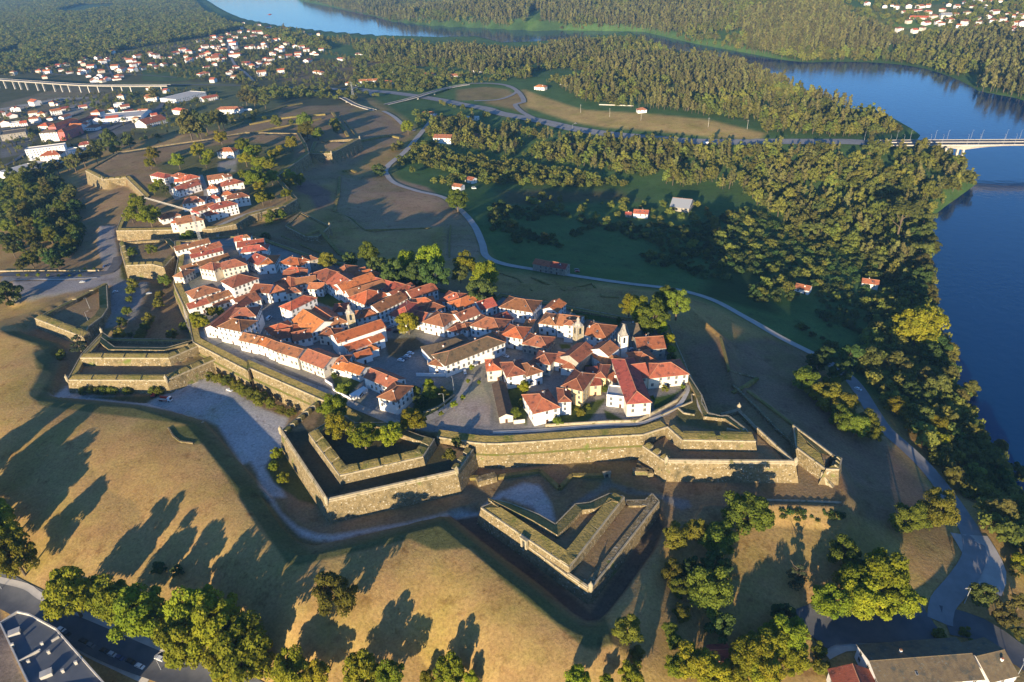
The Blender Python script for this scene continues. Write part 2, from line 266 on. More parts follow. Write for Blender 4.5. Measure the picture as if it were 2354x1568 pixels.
def build_work(w):
    global SENTRY
    p, zt, zf = w['p'], w['zt'], w['zf']; n = len(p)
    root = empty(w['name'], (*p.mean(0)[:2], zt)); tag(root, w['label'], w['cat']); o = np.array(root.location)
    out = offset(p, 3.0); zb = hh(out[:, 0], out[:, 1])
    for i in range(n):           # the lowest ground met along both edges of the corner
        for j in (i, (i-1) % n):
            mid = (out[j]+out[(j+1) % n])/2; zb[i] = min(zb[i], hh(*mid)[0])
    zb = np.minimum(zb-.4, zt-.4); foot = offset(p, np.maximum(zt-zb, 0)*.16)
    inn = offset(p, -w['cap'])
    runs = []
    for i in range(n):
        j = (i+1) % n; m = (out[i]+out[j])/2; hm_ = hh(*m)[0]
        if i in w['skip']: continue
        a, b = np.array([*p[i][:2], zt])-o, np.array([*p[j][:2], zt])-o
        fa, fb = np.array([*foot[i], zb[i]])-o, np.array([*foot[j], zb[j]])-o
        rs = .05+(.24*w['cap'] if w['capmat'] is GRASS else 0); ia, ib = np.array([*inn[i], zt+rs])-o, np.array([*inn[j], zt+rs])-o
        high = zt-hm_ > 1.3
        if i == 0: FIRST_HIGH[0] = high
        if high:
            if not runs or runs[-1][1] != i-1: runs.append([MB(), i-1, MB(), MB()])
            runs[-1][1] = i; wl, ce, cp = runs[-1][0], runs[-1][2], runs[-1][3]
            L_ = np.linalg.norm(b-a); k = max(1, int(L_/12))
            for q in range(k):
                t0, t1 = q/k, (q+1)/k; f = lambda A, B, t: A*(1-t)+B*t
                if w['ledge'] and zt-hm_ > 9:
                    g = w['ledge']/(zt-min(zb[i], zb[j])); nrm = np.array([(b-a)[1], -(b-a)[0], 0])/L_*1.0
                    A0, B0 = f(a, b, t0), f(a, b, t1); A1, B1 = f(fa, fb, t0), f(fa, fb, t1); Am, Bm = f(A0, A1, g), f(B0, B1, g)
                    wl.face([Am-nrm*.5, Bm-nrm*.5, B0, A0]); wl.face([A1, B1, Bm+nrm*.7-np.array([0, 0, .3]), Am+nrm*.7-np.array([0, 0, .3])]); wl.face([Am+nrm*.7-np.array([0, 0, .3]), Bm+nrm*.7-np.array([0, 0, .3]), Bm-nrm*.5, Am-nrm*.5], 1)
                else: wl.face([f(fa, fb, t0), f(fa, fb, t1), f(a, b, t1), f(a, b, t0)])
            # stone cordon, 30 cm proud
            e = (b-a)/L_; nr = np.array([e[1], -e[0], 0])*.3
            q0, q1 = [a-nr+(0, 0, .35), b-nr+(0, 0, .35)], [a+nr+(0, 0, .35), b+nr+(0, 0, .35)]; d0 = [a+nr*1.2-(0, 0, .45), b+nr*1.2-(0, 0, .45)]
            ce.face([q0[0], q1[0], q1[1], q0[1]]); ce.face([q1[0], d0[0], d0[1], q1[1]]); ce.face([d0[0], a-(0, 0, .5), b-(0, 0, .5), d0[1]])
            cp.face([a, b, ib, ia]); cp.face([ia, ib, ib-(0, 0, zt-zf+.6+rs), ia-(0, 0, zt-zf+.6+rs)], 1)
        if i in w['thin'] and high:
            e = (b-a)/np.linalg.norm(b-a); nr = np.array([-e[1], e[0], 0]); t = MB(); h = np.array([0, 0, w['thinh']])
            t.prism([a-(0, 0, .3), b-(0, 0, .3), b+nr*.9-(0, 0, .3), a+nr*.9-(0, 0, .3)], [a+h+nr*.05, b+h+nr*.05, b+nr*.9+h*1.12, a+nr*.9+h*1.12])
            r = t.build('parapet', COPING, root)
        if i in w['merl'] and w['merl'][i]:
            k = w['merl'][i]; L_ = np.linalg.norm(b-a); e = (b-a)/L_; nr = np.array([-e[1], e[0], 0]); gap = w['gap']
            for q in range(k):
                s0, s1 = L_*q/k+(gap if q else .4), L_*(q+1)/k-(gap if q < k-1 else .4)
                if s1-s0 < 1: continue
                t = MB(); th = w['th']; z0 = np.array([0, 0, -.1]); h1, h2 = np.array([0, 0, w['hm']*.45]), np.array([0, 0, w['hm']])
                A, B = a+e*s0+nr*.35, a+e*s1+nr*.35; C, D = a+e*(s1-gap*.55)+nr*th, a+e*(s0+gap*.55)+nr*th; dn = np.array([0, 0, zf-zt-.3])
                base = [A+z0, B+z0, C+dn, D+dn]; top = [A+h1, B+h1, C+h2, D+h2]
                M1, M2 = (top[0]*.35+top[3]*.65)+(0, 0, .25), (top[1]*.35+top[2]*.65)+(0, 0, .25)
                t.face([top[0], top[1], M2, M1], 0); t.face([M1, M2, top[2], top[3]], 0)
                t.face([base[0], base[1], top[1], top[0]], 0); t.face([base[1], base[2], top[2], M2, top[1]], 1); t.face([base[2], base[3], top[3], top[2]], 0); t.face([base[3], base[0], top[0], M1, top[3]], 1)
                t.build('merlon', [GRASS, COPING], root)
    if len(runs) > 1 and runs[0][1] >= 0 and runs[0][4:] == [] and FIRST_HIGH[0] and runs[-1][1] == n-1:
        for k in (0, 2, 3):
            a, b = runs[-1][k], runs[0][k]; q = len(b.v); b.v += a.v; b.f += [[x+q for x in f] for f in a.f]; b.m += a.m
        runs.pop()
    for wl, _, ce, cp in runs:
        wl.build('wall', [STONE, MOSS], root); cp.build('rampart_walk', [w['capmat'], STONE], root); ce.build('cordon', COPING, root)
    SENTRY = SENTRY or sentry_me()
    for k in w['sentry']:
        s = link('sentry_box', SENTRY, root, tuple(np.array([*p[k][:2], zt])-o))
    return root
MOSS = mat('mossy ledge', (.20, .22, .04), .95, .05, (.26, .22, .09), .3, 6)
WROOT = [build_work(w) for w in WORKS]
# ------------------------------------------------------------------ ground cover
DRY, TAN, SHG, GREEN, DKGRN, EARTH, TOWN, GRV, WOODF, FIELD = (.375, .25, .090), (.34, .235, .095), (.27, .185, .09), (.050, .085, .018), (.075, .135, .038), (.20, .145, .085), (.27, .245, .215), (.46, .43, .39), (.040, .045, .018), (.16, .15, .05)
COVER = []
def cover(s, col, soft=2.0, z=None): COVER.append((gp(s) if z is None else pz(s, z), col, soft))
# wide belts
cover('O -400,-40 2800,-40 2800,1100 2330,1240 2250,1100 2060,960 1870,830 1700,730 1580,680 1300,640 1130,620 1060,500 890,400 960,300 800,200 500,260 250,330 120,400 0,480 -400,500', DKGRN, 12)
cover('O -300,0 300,0 560,50 700,110 800,160 850,230 700,260 560,270 300,330 0,420 -300,420', (.085, .085, .035), 30)
cover('O 600,170 700,145 800,130 1000,130 950,160 700,200', (.17, .125, .06), 12)
cover('A1 420,600 1090,470 1100,500 800,560 500,620 380,620', (.22, .15, .085), 5)
cover('A2 200,760 700,930 1300,970 1800,1020 2250,1130 2200,1180 1500,1130 900,1080 640,1040 200,900', (.44, .31, .10), 6)
cover('A1 1750,760 2000,735 2200,760 2230,800 2000,850 1750,850', (.22, .17, .065), 5)
cover('A1 2000,860 2331,760 2331,960 2200,920 2000,880', (.26, .19, .07), 8)
cover('A0 0,880 600,720 1300,800 1250,850 800,830 450,930 550,980 900,900 820,1000 400,1050 0,1080', (.17, .145, .085), 8)
cover('A0 450,920 850,840 900,880 560,990', (.30, .26, .21), 3)
cover('A0 0,920 500,830 900,815 500,860 200,920 0,970', (.33, .30, .26), 3)
cover('A0 800,1120 1000,1060 1200,1040 1170,1080 900,1150', (.15, .13, .05), 3)
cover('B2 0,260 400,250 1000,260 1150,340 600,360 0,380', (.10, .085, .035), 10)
cover('C3 0,60 R 1700,0', DKGRN, 2) if False else None
cover('A3 900,80 1900,60 2331,20 2331,300 1700,330 1200,320 1000,200', (.10, .12, .04), 15)
cover('A2 220,170 280,90 380,95 330,190 240,210', (.10, .17, .035), 6)
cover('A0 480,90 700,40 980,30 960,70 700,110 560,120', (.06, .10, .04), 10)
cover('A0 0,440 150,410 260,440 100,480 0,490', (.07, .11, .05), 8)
# fortress ground
cover('L 0,835 60,850 340,968 268,1055 295,1128 398,1132 275,1340 302,1412 800,1482 1500,1565 C0 1440,915 1480,1005 1640,1055 1722,1050 1900,1310 2220,1780 D1 0,110 310,562 400,582 750,502 1060,422 1350,355 1560,450 1880,430 D2 0,690 720,1280 830,1290 960,1240 900,950 C2 0,1350 C1 250,950 C0 1500,560 L 560,1240 600,1050 560,930 200,790', (.125, .125, .045), .8, z=-7)
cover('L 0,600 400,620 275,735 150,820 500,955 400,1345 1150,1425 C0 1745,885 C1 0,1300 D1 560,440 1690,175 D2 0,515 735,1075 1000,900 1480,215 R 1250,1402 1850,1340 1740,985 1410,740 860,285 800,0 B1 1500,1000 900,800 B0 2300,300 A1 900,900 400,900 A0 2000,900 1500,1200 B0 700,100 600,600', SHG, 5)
cover('B1 760,130 1100,120 1500,230 1700,380 1900,560 1960,780 1900,850 1650,850 1650,560 960,600 720,420', (.33, .225, .125), 3)
cover('A1 780,960 1100,950 1280,1080 1350,1160 1000,1300 B1 700,180 400,300 A1 400,1450 600,1330', (.30, .205, .11), 6)
cover('R 800,0 1200,0 1600,150 1850,700 1950,1000 1882,1330 1740,985 1410,740 1020,450 960,600 650,560 540,290 480,100', (.25, .165, .095), 4)
cover('B1 400,170 500,180 690,270 690,370 560,420 500,300 390,260', (.26, .15, .11), 3)
cover('C0 1640,200 C1 0,420 620,690 840,700 1200,870 1450,960 C2 0,990 1000,920 1420,800 1600,500 1480,170 B2 1400,1390 1040,1330 0,1130 B1 1100,980 570,825 100,660 B0 1990,650 1480,700 L 1360,460 1470,700', TOWN, 1.5, z=0)
cover('C1 0,365 640,640 640,690 300,545 0,408 C0 1690,190 1640,190 2100,430', GRASS_C := (.20, .165, .06), 1, z=0)
cover('C1 640,690 850,860 1480,940 C2 0,990 1000,920 1250,830 1420,900 1200,975 C1 1585,995 1450,1000 500,965', (.17, .135, .055), 1, z=0)
cover('C1 830,750 1150,850 1100,900 850,860', (.19, .15, .055), 1, z=0)
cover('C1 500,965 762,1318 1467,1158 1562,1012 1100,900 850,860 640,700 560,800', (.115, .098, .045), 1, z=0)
GDN = (.075, .10, .025)
cover('C2 40,570 230,560 235,700 225,890 110,850 100,740', GDN, .5, z=0)
cover('C2 385,890 620,690 740,700 900,660 880,700 760,850 700,890', GDN, .5, z=0)
cover('C2 880,760 930,780 1075,860 1060,880 900,840', GDN, .5, z=0)
cover('C1 690,470 960,500 900,570 830,650 720,580', GDN, .5, z=0)
cover('C2 480,360 560,420 700,420 790,380 700,330', GDN, .5, z=0)
cover('B1 560,1130 740,1130 830,1200 700,1250 560,1200', GDN, .5, z=0)
cover('C2 500,200 600,210 600,240 520,250', GDN, .5, z=0)
cover('B2 560,1270 1030,1350 1020,1420 700,1340', GDN, .5, z=0)
cover('B0 1240,300 1440,110 1400,100 A0 1300,1400 1700,1250 2100,1200 2331,1230 A1 400,1200 B1 300,250 0,420 B0 2100,400 2080,200 1700,130 1480,330', (.14, .135, .05), 3, z=-3)
cover('A0 1850,1380 2010,1340 2000,1450 1850,1460', (.34, .30, .26), 1, z=-3)
cover('C2 1500,780 1600,500 1690,640 2070,930 1950,960 1500,880', (.13, .12, .045), 1, z=0)
cover('C2 1290,660 1480,620 1560,560 1420,740 1300,760', (.05, .09, .02), .6, z=0)
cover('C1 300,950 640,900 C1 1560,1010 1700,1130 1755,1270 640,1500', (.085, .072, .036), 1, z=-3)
cover('C1 1590,900 2030,890 2040,690 1950,500 1870,480 1770,700 1610,850', (.42, .34, .27), .6, z=0)
cover('C1 1500,830 1700,720 1730,600 1560,570 1400,700 1350,790', (.07, .09, .025), .8, z=0)
cover('C1 1140,380 1290,330 1480,330 1400,440 1240,420', (.27, .25, .22), .8, z=0)
cover('C1 1130,160 1400,150 1500,220 1250,330 1170,300', (.14, .11, .065), .8, z=0)
cover('C1 0,300 700,590 860,670 820,690 640,640 0,360', (.20, .185, .165), .6, z=0)
# gravel in the ditch
cover('L 420,1345 530,1260 545,1310 600,1330 900,1345 1140,1400 1330,1310 1640,1190 1764,1260 C0 2250,760 C1 330,830 270,965 280,1060 130,1240 230,1330 300,1500 D1 170,0 200,20 260,130 400,250 560,310 700,320 1330,215 1800,90 1960,90 C2 0,1460 200,1380 330,1400 430,1550 D2 430,60 470,200 400,210 250,80 D1 2150,0 1930,110 1480,205 1000,300 700,375 560,372 430,330 300,200 100,-50 C1 60,1300 0,1200 C0 2050,1230 1850,900 1750,850 1150,760 440,665', GRV, 1.2, z=-13.5)
cover('C2 600,1568 850,1400 890,1330 930,1340 960,1380 1200,1450 1600,1530 D2 1620,80 1540,110 1340,0 C2 1100,1480 950,1420 700,1560 640,1600', (.22, .20, .17), 1, z=-13.5)
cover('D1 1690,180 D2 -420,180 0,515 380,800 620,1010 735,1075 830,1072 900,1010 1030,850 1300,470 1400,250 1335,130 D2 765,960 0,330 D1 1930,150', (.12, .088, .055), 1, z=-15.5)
cover('C1 190,1140 270,1090 330,1150 560,1500 640,1568 560,1568 D1 400,20 380,0 C1 200,1380 130,1260', (.095, .105, .03), .8, z=-13.5)
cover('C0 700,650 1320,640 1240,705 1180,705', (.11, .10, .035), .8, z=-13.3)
cover('L 780,0 900,0 905,130 940,330 975,430 990,440 1170,440 1060,740 820,815 870,560 880,470 130,600 90,600 95,440 650,425 820,360 760,150', (.29, .26, .235), 1, z=-11.2)
cover('O -300,1420 0,1400 10,1440 60,1568 60,1750 -300,1750', (.12, .10, .09), 1)
cover('A0 1000,700 1900,700 2331,760 A1 300,800 200,1000 A0 1900,1100 1450,1130 1000,1100', (.12, .13, .05), 6)
cover('A0 1200,560 1700,560 1900,640 1500,690 1200,680', (.07, .11, .035), 4)
cover('A0 1330,400 1640,360 1650,385 1340,425', (.26, .19, .11), 3)
cover('A0 2030,500 2200,480 2300,520 2100,540', (.25, .18, .10), 3)
cover('A0 0,1080 200,1090 330,1160 200,1300 0,1340', (.14, .135, .125), 2)
cover('A0 680,1170 800,1060 1350,900 1450,980 1230,1060 900,1180', (.13, .125, .12), 2)
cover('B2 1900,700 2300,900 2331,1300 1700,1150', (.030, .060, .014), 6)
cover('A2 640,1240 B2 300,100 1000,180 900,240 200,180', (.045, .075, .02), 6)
cover('C3 560,1000 700,1000 1150,1000 1650,1560 D3 1600,80 1200,250 500,150 C3 800,1500', (.25, .165, .095), 5)
cover('A3 900,60 1500,40 2331,0 2331,330 1900,330 1500,320 1000,180', (.13, .15, .045), 8)
cover('A3 1180,150 1560,180 1560,230 1200,235', (.10, .17, .035), 3)
cover('A3 1480,275 1750,280 1700,330 1380,310', (.12, .17, .04), 3)
cover('L 0,370 810,365 770,415 0,430', (.25, .235, .22), .6, z=-11.2)
cover('L 935,230 985,330 990,425 950,420', (.20, .20, .04), 1, z=-11.2)
def build_terrain():
    az = np.radians(np.arange(-68, 68.01, .15)); R = [70.0]
    while R[-1] < 7900: r = R[-1]; R.append(r+min(max((r*r+CAM_Z**2)/(CAM_Z*F)*1.35, .45), 120 if r > 2500 else 12))
    R = np.array(R); X = R[:, None]*np.sin(az)[None]; Y = R[:, None]*np.cos(az)[None]-30
    x, y = X.ravel(), Y.ravel(); z = hh(x, y)
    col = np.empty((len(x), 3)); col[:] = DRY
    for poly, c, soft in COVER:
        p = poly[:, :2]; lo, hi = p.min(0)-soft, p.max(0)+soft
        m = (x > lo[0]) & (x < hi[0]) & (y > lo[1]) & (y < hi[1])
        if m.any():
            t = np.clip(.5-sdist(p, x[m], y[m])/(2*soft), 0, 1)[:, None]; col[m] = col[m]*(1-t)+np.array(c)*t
    nr, na = X.shape; i = np.arange(nr*na).reshape(nr, na)
    q = np.stack([i[:-1, :-1], i[:-1, 1:], i[1:, 1:], i[1:, :-1]], -1).reshape(-1, 4)[:, ::-1]
    me = bpy.data.meshes.new('terrain'); me.vertices.add(len(x)); me.vertices.foreach_set('co', np.stack([x, y, z], 1).astype(np.float32).ravel())
    me.loops.add(q.size); me.loops.foreach_set('vertex_index', q.astype(np.int32).ravel()); me.polygons.add(len(q))
    me.polygons.foreach_set('loop_start', np.arange(0, q.size, 4, dtype=np.int32)); me.polygons.foreach_set('use_smooth', np.ones(len(q), bool))
    at = me.color_attributes.new('cover', 'FLOAT_COLOR', 'POINT'); at.data.foreach_set('color', np.hstack([col, np.ones((len(x), 1))]).astype(np.float32).ravel())
    me.update(calc_edges=True)
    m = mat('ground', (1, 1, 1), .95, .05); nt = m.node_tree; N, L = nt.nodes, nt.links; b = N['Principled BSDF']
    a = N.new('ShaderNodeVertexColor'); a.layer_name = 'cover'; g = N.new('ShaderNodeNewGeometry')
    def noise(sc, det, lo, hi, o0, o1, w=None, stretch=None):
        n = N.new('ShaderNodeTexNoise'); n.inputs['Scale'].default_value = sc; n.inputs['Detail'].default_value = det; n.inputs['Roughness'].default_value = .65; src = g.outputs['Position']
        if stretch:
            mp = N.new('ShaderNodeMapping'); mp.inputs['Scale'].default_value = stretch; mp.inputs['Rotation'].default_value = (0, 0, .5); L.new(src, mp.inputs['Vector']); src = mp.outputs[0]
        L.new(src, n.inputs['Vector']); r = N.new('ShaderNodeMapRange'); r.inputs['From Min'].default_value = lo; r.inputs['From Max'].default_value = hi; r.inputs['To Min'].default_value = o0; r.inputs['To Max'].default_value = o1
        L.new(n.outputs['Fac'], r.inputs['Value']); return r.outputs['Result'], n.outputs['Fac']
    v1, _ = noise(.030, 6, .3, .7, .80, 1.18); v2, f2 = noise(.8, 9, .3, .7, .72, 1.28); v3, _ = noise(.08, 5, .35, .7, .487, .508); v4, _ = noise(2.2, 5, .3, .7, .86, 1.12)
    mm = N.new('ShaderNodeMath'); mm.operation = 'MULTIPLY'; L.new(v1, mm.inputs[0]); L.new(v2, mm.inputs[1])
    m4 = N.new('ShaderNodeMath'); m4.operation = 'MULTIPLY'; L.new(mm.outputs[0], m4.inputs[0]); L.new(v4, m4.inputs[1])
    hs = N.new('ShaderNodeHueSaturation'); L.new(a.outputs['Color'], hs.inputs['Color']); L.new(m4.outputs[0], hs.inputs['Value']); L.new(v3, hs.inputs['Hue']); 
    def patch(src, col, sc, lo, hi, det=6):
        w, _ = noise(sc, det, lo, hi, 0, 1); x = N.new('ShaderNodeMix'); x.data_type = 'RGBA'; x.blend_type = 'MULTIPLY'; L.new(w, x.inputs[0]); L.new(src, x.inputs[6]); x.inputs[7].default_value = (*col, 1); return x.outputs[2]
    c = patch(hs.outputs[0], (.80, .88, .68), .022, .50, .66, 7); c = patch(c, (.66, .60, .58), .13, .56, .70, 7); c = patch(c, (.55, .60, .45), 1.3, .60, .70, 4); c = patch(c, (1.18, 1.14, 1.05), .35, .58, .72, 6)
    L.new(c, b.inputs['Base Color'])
    bp = N.new('ShaderNodeBump'); bp.inputs['Distance'].default_value = .22; L.new(f2, bp.inputs['Height']); L.new(bp.outputs[0], b.inputs['Normal'])
    me.materials.append(m); o = link('ground', me); tag(o, 'dry grass hillside, ditches and fields around the fortress', 'ground', kind='structure')
RIV = -60.0
river_a = pz('O 440,-30 480,10 560,45 640,62 760,80 900,92 1010,95 1100,93 1160,105 1250,100 1350,92 1450,80 1475,92 1480,100 1520,118 1600,125 1700,142 1765,165 1850,180 1960,230 2060,270 2110,310 2080,340 2180,360 2235,420 2170,470 2140,500 2145,560 2140,650 2150,760 2200,900 2260,1000 2330,1110 2420,1250 2700,1300 2900,700 2500,280 2330,225 2200,205 2100,180 2000,160 1900,152 1800,138 1700,118 1600,100 1480,72 1350,70 1200,68 1100,62 1000,58 900,48 800,25 740,10 690,0 660,-30', RIV)
stamp(river_a, -66, 10, 12)
build_terrain()
wm = mat('river water', (.001, .028, .090), .07, .5); nt = wm.node_tree; b_ = nt.nodes['Principled BSDF']; b_.inputs['IOR'].default_value = 1.33
n_ = nt.nodes.new('ShaderNodeTexNoise'); n_.inputs['Scale'].default_value = .16; n_.inputs['Detail'].default_value = 8; g_ = nt.nodes.new('ShaderNodeNewGeometry'); nt.links.new(g_.outputs['Position'], n_.inputs['Vector'])
bp_ = nt.nodes.new('ShaderNodeBump'); bp_.inputs['Distance'].default_value = .22; nt.links.new(n_.outputs['Fac'], bp_.inputs['Height']); nt.links.new(bp_.outputs[0], b_.inputs['Normal'])
wb = MB(); wb.face([(-5000, -200, RIV), (6000, -200, RIV), (6000, 7800, RIV), (-5000, 7800, RIV)]); tag(wb.build('river', wm), 'calm blue river winding past the fortress', 'river', kind='structure')
# ------------------------------------------------------------------ light
SUN_AZ, SUN_EL = math.radians(22), math.radians(10.5)      # heading of the shadows east of +Y, height of the sun
wd = bpy.data.worlds.new('World'); SC.world = wd; wd.use_nodes = True; nt = wd.node_tree
sk = nt.nodes.new('ShaderNodeTexSky'); sk.sky_type = 'NISHITA'; sk.sun_disc = False; sk.sun_elevation = SUN_EL; sk.sun_rotation = PI+SUN_AZ; sk.air_density = 1.0; sk.dust_density = .3; sk.ozone_density = 4.0
tn = nt.nodes.new('ShaderNodeMix'); tn.data_type = 'RGBA'; tn.blend_type = 'MULTIPLY'; tn.inputs[0].default_value = 1; tn.inputs[7].default_value = (.74, .95, 1.22, 1); nt.links.new(sk.outputs[0], tn.inputs[6]); nt.links.new(tn.outputs[2], nt.nodes['Background'].inputs[0]); nt.nodes['Background'].inputs[1].default_value = .10
sl = bpy.data.lights.new('sun', 'SUN'); sl.energy = 5.0; sl.angle = math.radians(.5); sl.color = (1, .82, .56); so = link('sun', sl)
dv = Vector((math.sin(SUN_AZ)*math.cos(SUN_EL), math.cos(SUN_AZ)*math.cos(SUN_EL), -math.sin(SUN_EL))); so.rotation_euler = dv.to_track_quat('-Z', 'Y').to_euler(); so.location = (0, -200, 400)
vs = SC.view_settings; vs.view_transform = 'Standard'; vs.look = 'None'; vs.exposure = 1.1; vs.gamma = 1
SC.cycles.max_bounces = 5; SC.cycles.diffuse_bounces = 2; SC.cycles.glossy_bounces = 2; SC.cycles.transmission_bounces = 2; SC.cycles.transparent_max_bounces = 4; SC.cycles.volume_bounces = 0
SC.cycles.use_denoising = True
# ------------------------------------------------------------------ houses
ROOF = dict(o=(TILE_O, 'orange'), r=(TILE_R, 'red'), b=(TILE_B, 'brown'), d=(TILE_D, 'dark'), n=(TILE_N, 'brown'), f=(CONC, 'pale'), m=(METAL, 'grey metal'))
WALLS = dict(w=(WHITE, 'white'), c=(CREAM, 'cream'), y=(YELLOW, 'yellow'), p=(PINK, 'rose'), g=(GREYW, 'grey stone'))
RIDGE = mat('mortared ridge tiles', (.50, .25, .14), .85, .1, (.42, .20, .11), 1.5)
def win_me(w, h, k):
    b = MB(); f = .13
    b.box(-w/2-f, w/2+f, -.10, .02, -f, 0, 0); b.box(-w/2-f, w/2+f, -.07, .02, h, h+f, 0); b.box(-w/2-f, -w/2, -.07, .02, 0, h, 0); b.box(w/2, w/2+f, -.07, .02, 0, h, 0)
    b.box(-w/2, w/2, -.03, .02, 0, h, 1); b.box(-.04, .04, -.05, .02, 0, h, 2)
    return b.me(k, [TRIM, GLASS, WHITE])
WIN = win_me(1.15, 1.75, 'window'); DOOR = None
def door_me():
    b = MB(); b.box(-.7, .7, -.08, .02, 0, 2.3, 0); b.box(-.55, .55, -.11, -.03, 0, 2.15, 1); return b.me('door', [TRIM, WOOD])
DOOR = door_me()
def roof_mesh(L, D, h, typ, rise, ov=.5, k=0):
    b = MB(); x0, x1, y0, y1 = -L/2-ov, L/2+ov, -D/2-ov, D/2+ov; z = h-.12; t = .22
    def slab(pts): b.face(pts, 0)
    def edge(p, q): b.face([(p[0], p[1], p[2]-t), (q[0], q[1], q[2]-t), q, p], 1)
    ridges = []
    if typ == 'f':
        b.box(-L/2-.1, L/2+.1, -D/2-.1, D/2+.1, h, h+.25, 0)
        for a in ((-L/2-.1, L/2+.1, -D/2-.1, -D/2+.2), (-L/2-.1, L/2+.1, D/2-.2, D/2+.1), (-L/2-.1, -L/2+.2, -D/2+.2, D/2-.2), (L/2-.2, L/2+.1, -D/2+.2, D/2-.2)): b.box(*a, h+.25, h+.8, 1)
        return b
    A, B, C_, E = (x0, y0, z), (x1, y0, z), (x1, y1, z), (x0, y1, z)
    if typ == 'm':
        C2, E2 = (x1, y1, z+rise), (x0, y1, z+rise); slab([A, B, C2, E2]); edge(A, B); edge(C2, E2); edge(B, C2); edge(E2, A)
    elif typ in 'gx':
        if typ == 'g': r0, r1 = (x0, 0, z+rise), (x1, 0, z+rise); slab([A, B, r1, r0]); slab([C_, E, r0, r1]); edge(A, B); edge(C_, E); edge(B, r1); edge(r1, C_); edge(E, r0); edge(r0, A)
        else: r0, r1 = (0, y0, z+rise), (0, y1, z+rise); slab([B, C_, r1, r0]); slab([E, A, r0, r1]); edge(A, r0); edge(r0, B); edge(B, C_); edge(C_, r1); edge(r1, E); edge(E, A)
        ridges = [(r0, r1)]
    else:
        m = min(L, D)/2+ov
        if L >= D: r0, r1 = (x0+m, 0, z+rise), (x1-m, 0, z+rise)
        else: r0, r1 = (0, y0+m, z+rise), (0, y1-m, z+rise)
        if L >= D: slab([A, B, r1, r0]); slab([C_, E, r0, r1]); slab([B, C_, r1]); slab([E, A, r0]); ridges = [(r0, r1), (A, r0), (E, r0), (B, r1), (C_, r1)]
        else: slab([A, B, r0]); slab([B, C_, r1, r0]); slab([C_, E, r1]); slab([E, A, r0, r1]); ridges = [(r0, r1), (A, r0), (B, r0), (C_, r1), (E, r1)]
        edge(A, B); edge(B, C_); edge(C_, E); edge(E, A)
    for p, q in ridges:
        if (Vector(p)-Vector(q)).length > .3: b.tube([(p[0], p[1], p[2]+.03), (q[0], q[1], q[2]+.03)], .16, 4, 2)
    return b
def wall_mesh(L, D, h, typ, rise, base=2.0):
    b = MB(); x, y = L/2, D/2
    b.prism([(-x, -y, -base), (x, -y, -base), (x, y, -base), (-x, y, -base)], [(-x, -y, h), (x, -y, h), (x, y, h), (-x, y, h)])
    k = rise*(1-.5/(min(L, D)/2+.5)) if typ in 'gx' else 0
    if typ == 'g':
        for s in (-x, x): b.face([(s, -y, h), (s, y, h), (s, 0, h+rise*(y/(y+.5))-.05)])
    if typ == 'x':
        for s in (-y, y): b.face([(-x, s, h), (x, s, h), (0, s, h+rise*(x/(x+.5))-.05)])
    if typ == 'm':
        b.face([(-x, y, h), (x, y, h), (x, y, h+rise*.9), (-x, y, h+rise*.9)]); b.face([(-x, -y, h), (-x, y, h), (-x, y, h+rise*.9)]); b.face([(x, -y, h), (x, y, h), (x, y, h+rise*.9)])
    return b
def add_windows(root, L, D, h, dense, dside):
    nf = max(1, int(round(h/3.3))); cnt = 0
    faces = [(0, L, -D/2)] + [(1, D, L/2), (-1, D, -L/2)][::1]
    for s, ln, off in faces:
        if s and not dside: continue
        step = 2.9/dense; k = int((ln-1.2)//step)
        if k < 1: continue
        for f in range(nf):
            z = h-2.35-f*3.1
            if z < .5: continue
            for i in range(k):
                if cnt >= 26: return
                q = (i-(k-1)/2)*ln/k
                if s == 0 and f == nf-1 and i == k//2 and h > 3: link('door', DOOR, root, (q, off-.01, 0.02), 0); continue
                if random.random() < .12: continue
                if s == 0: o = link('window', WIN, root, (q, off-.01, z), 0)
                elif s == 1: o = link('window', WIN, root, (off+.01, q, z), PI/2)
                else: o = link('window', WIN, root, (off-.01, q, z), -PI/2)
                cnt += 1
def _sky(): b = MB(); b.box(-.45, .45, -.65, .65, 0, .12, 0); b.box(-.36, .36, -.56, .56, .12, .14, 1); return b.me('skylight', [METAL, GLASS])
SKYL = _sky()
def _aer():
    b = MB(); b.tube([(0, 0, -.5), (0, 0, 2.4)], .04, 4)
    for z, w in ((1.7, .7), (2.0, .6), (2.3, .45)): b.tube([(-w, 0, z), (w, 0, z)], .03, 4)
    return b.me('aerial', METAL)
AERIAL = _aer()
FOOT = []        # footprints, to keep trees out of buildings
def frame_of(A, B, z):
    A, B = np.array(A[:2]), np.array(B[:2]); e = B-A; L = np.linalg.norm(e); e /= L; n = np.array([-e[1], e[0]]); return A, B, e, n, L
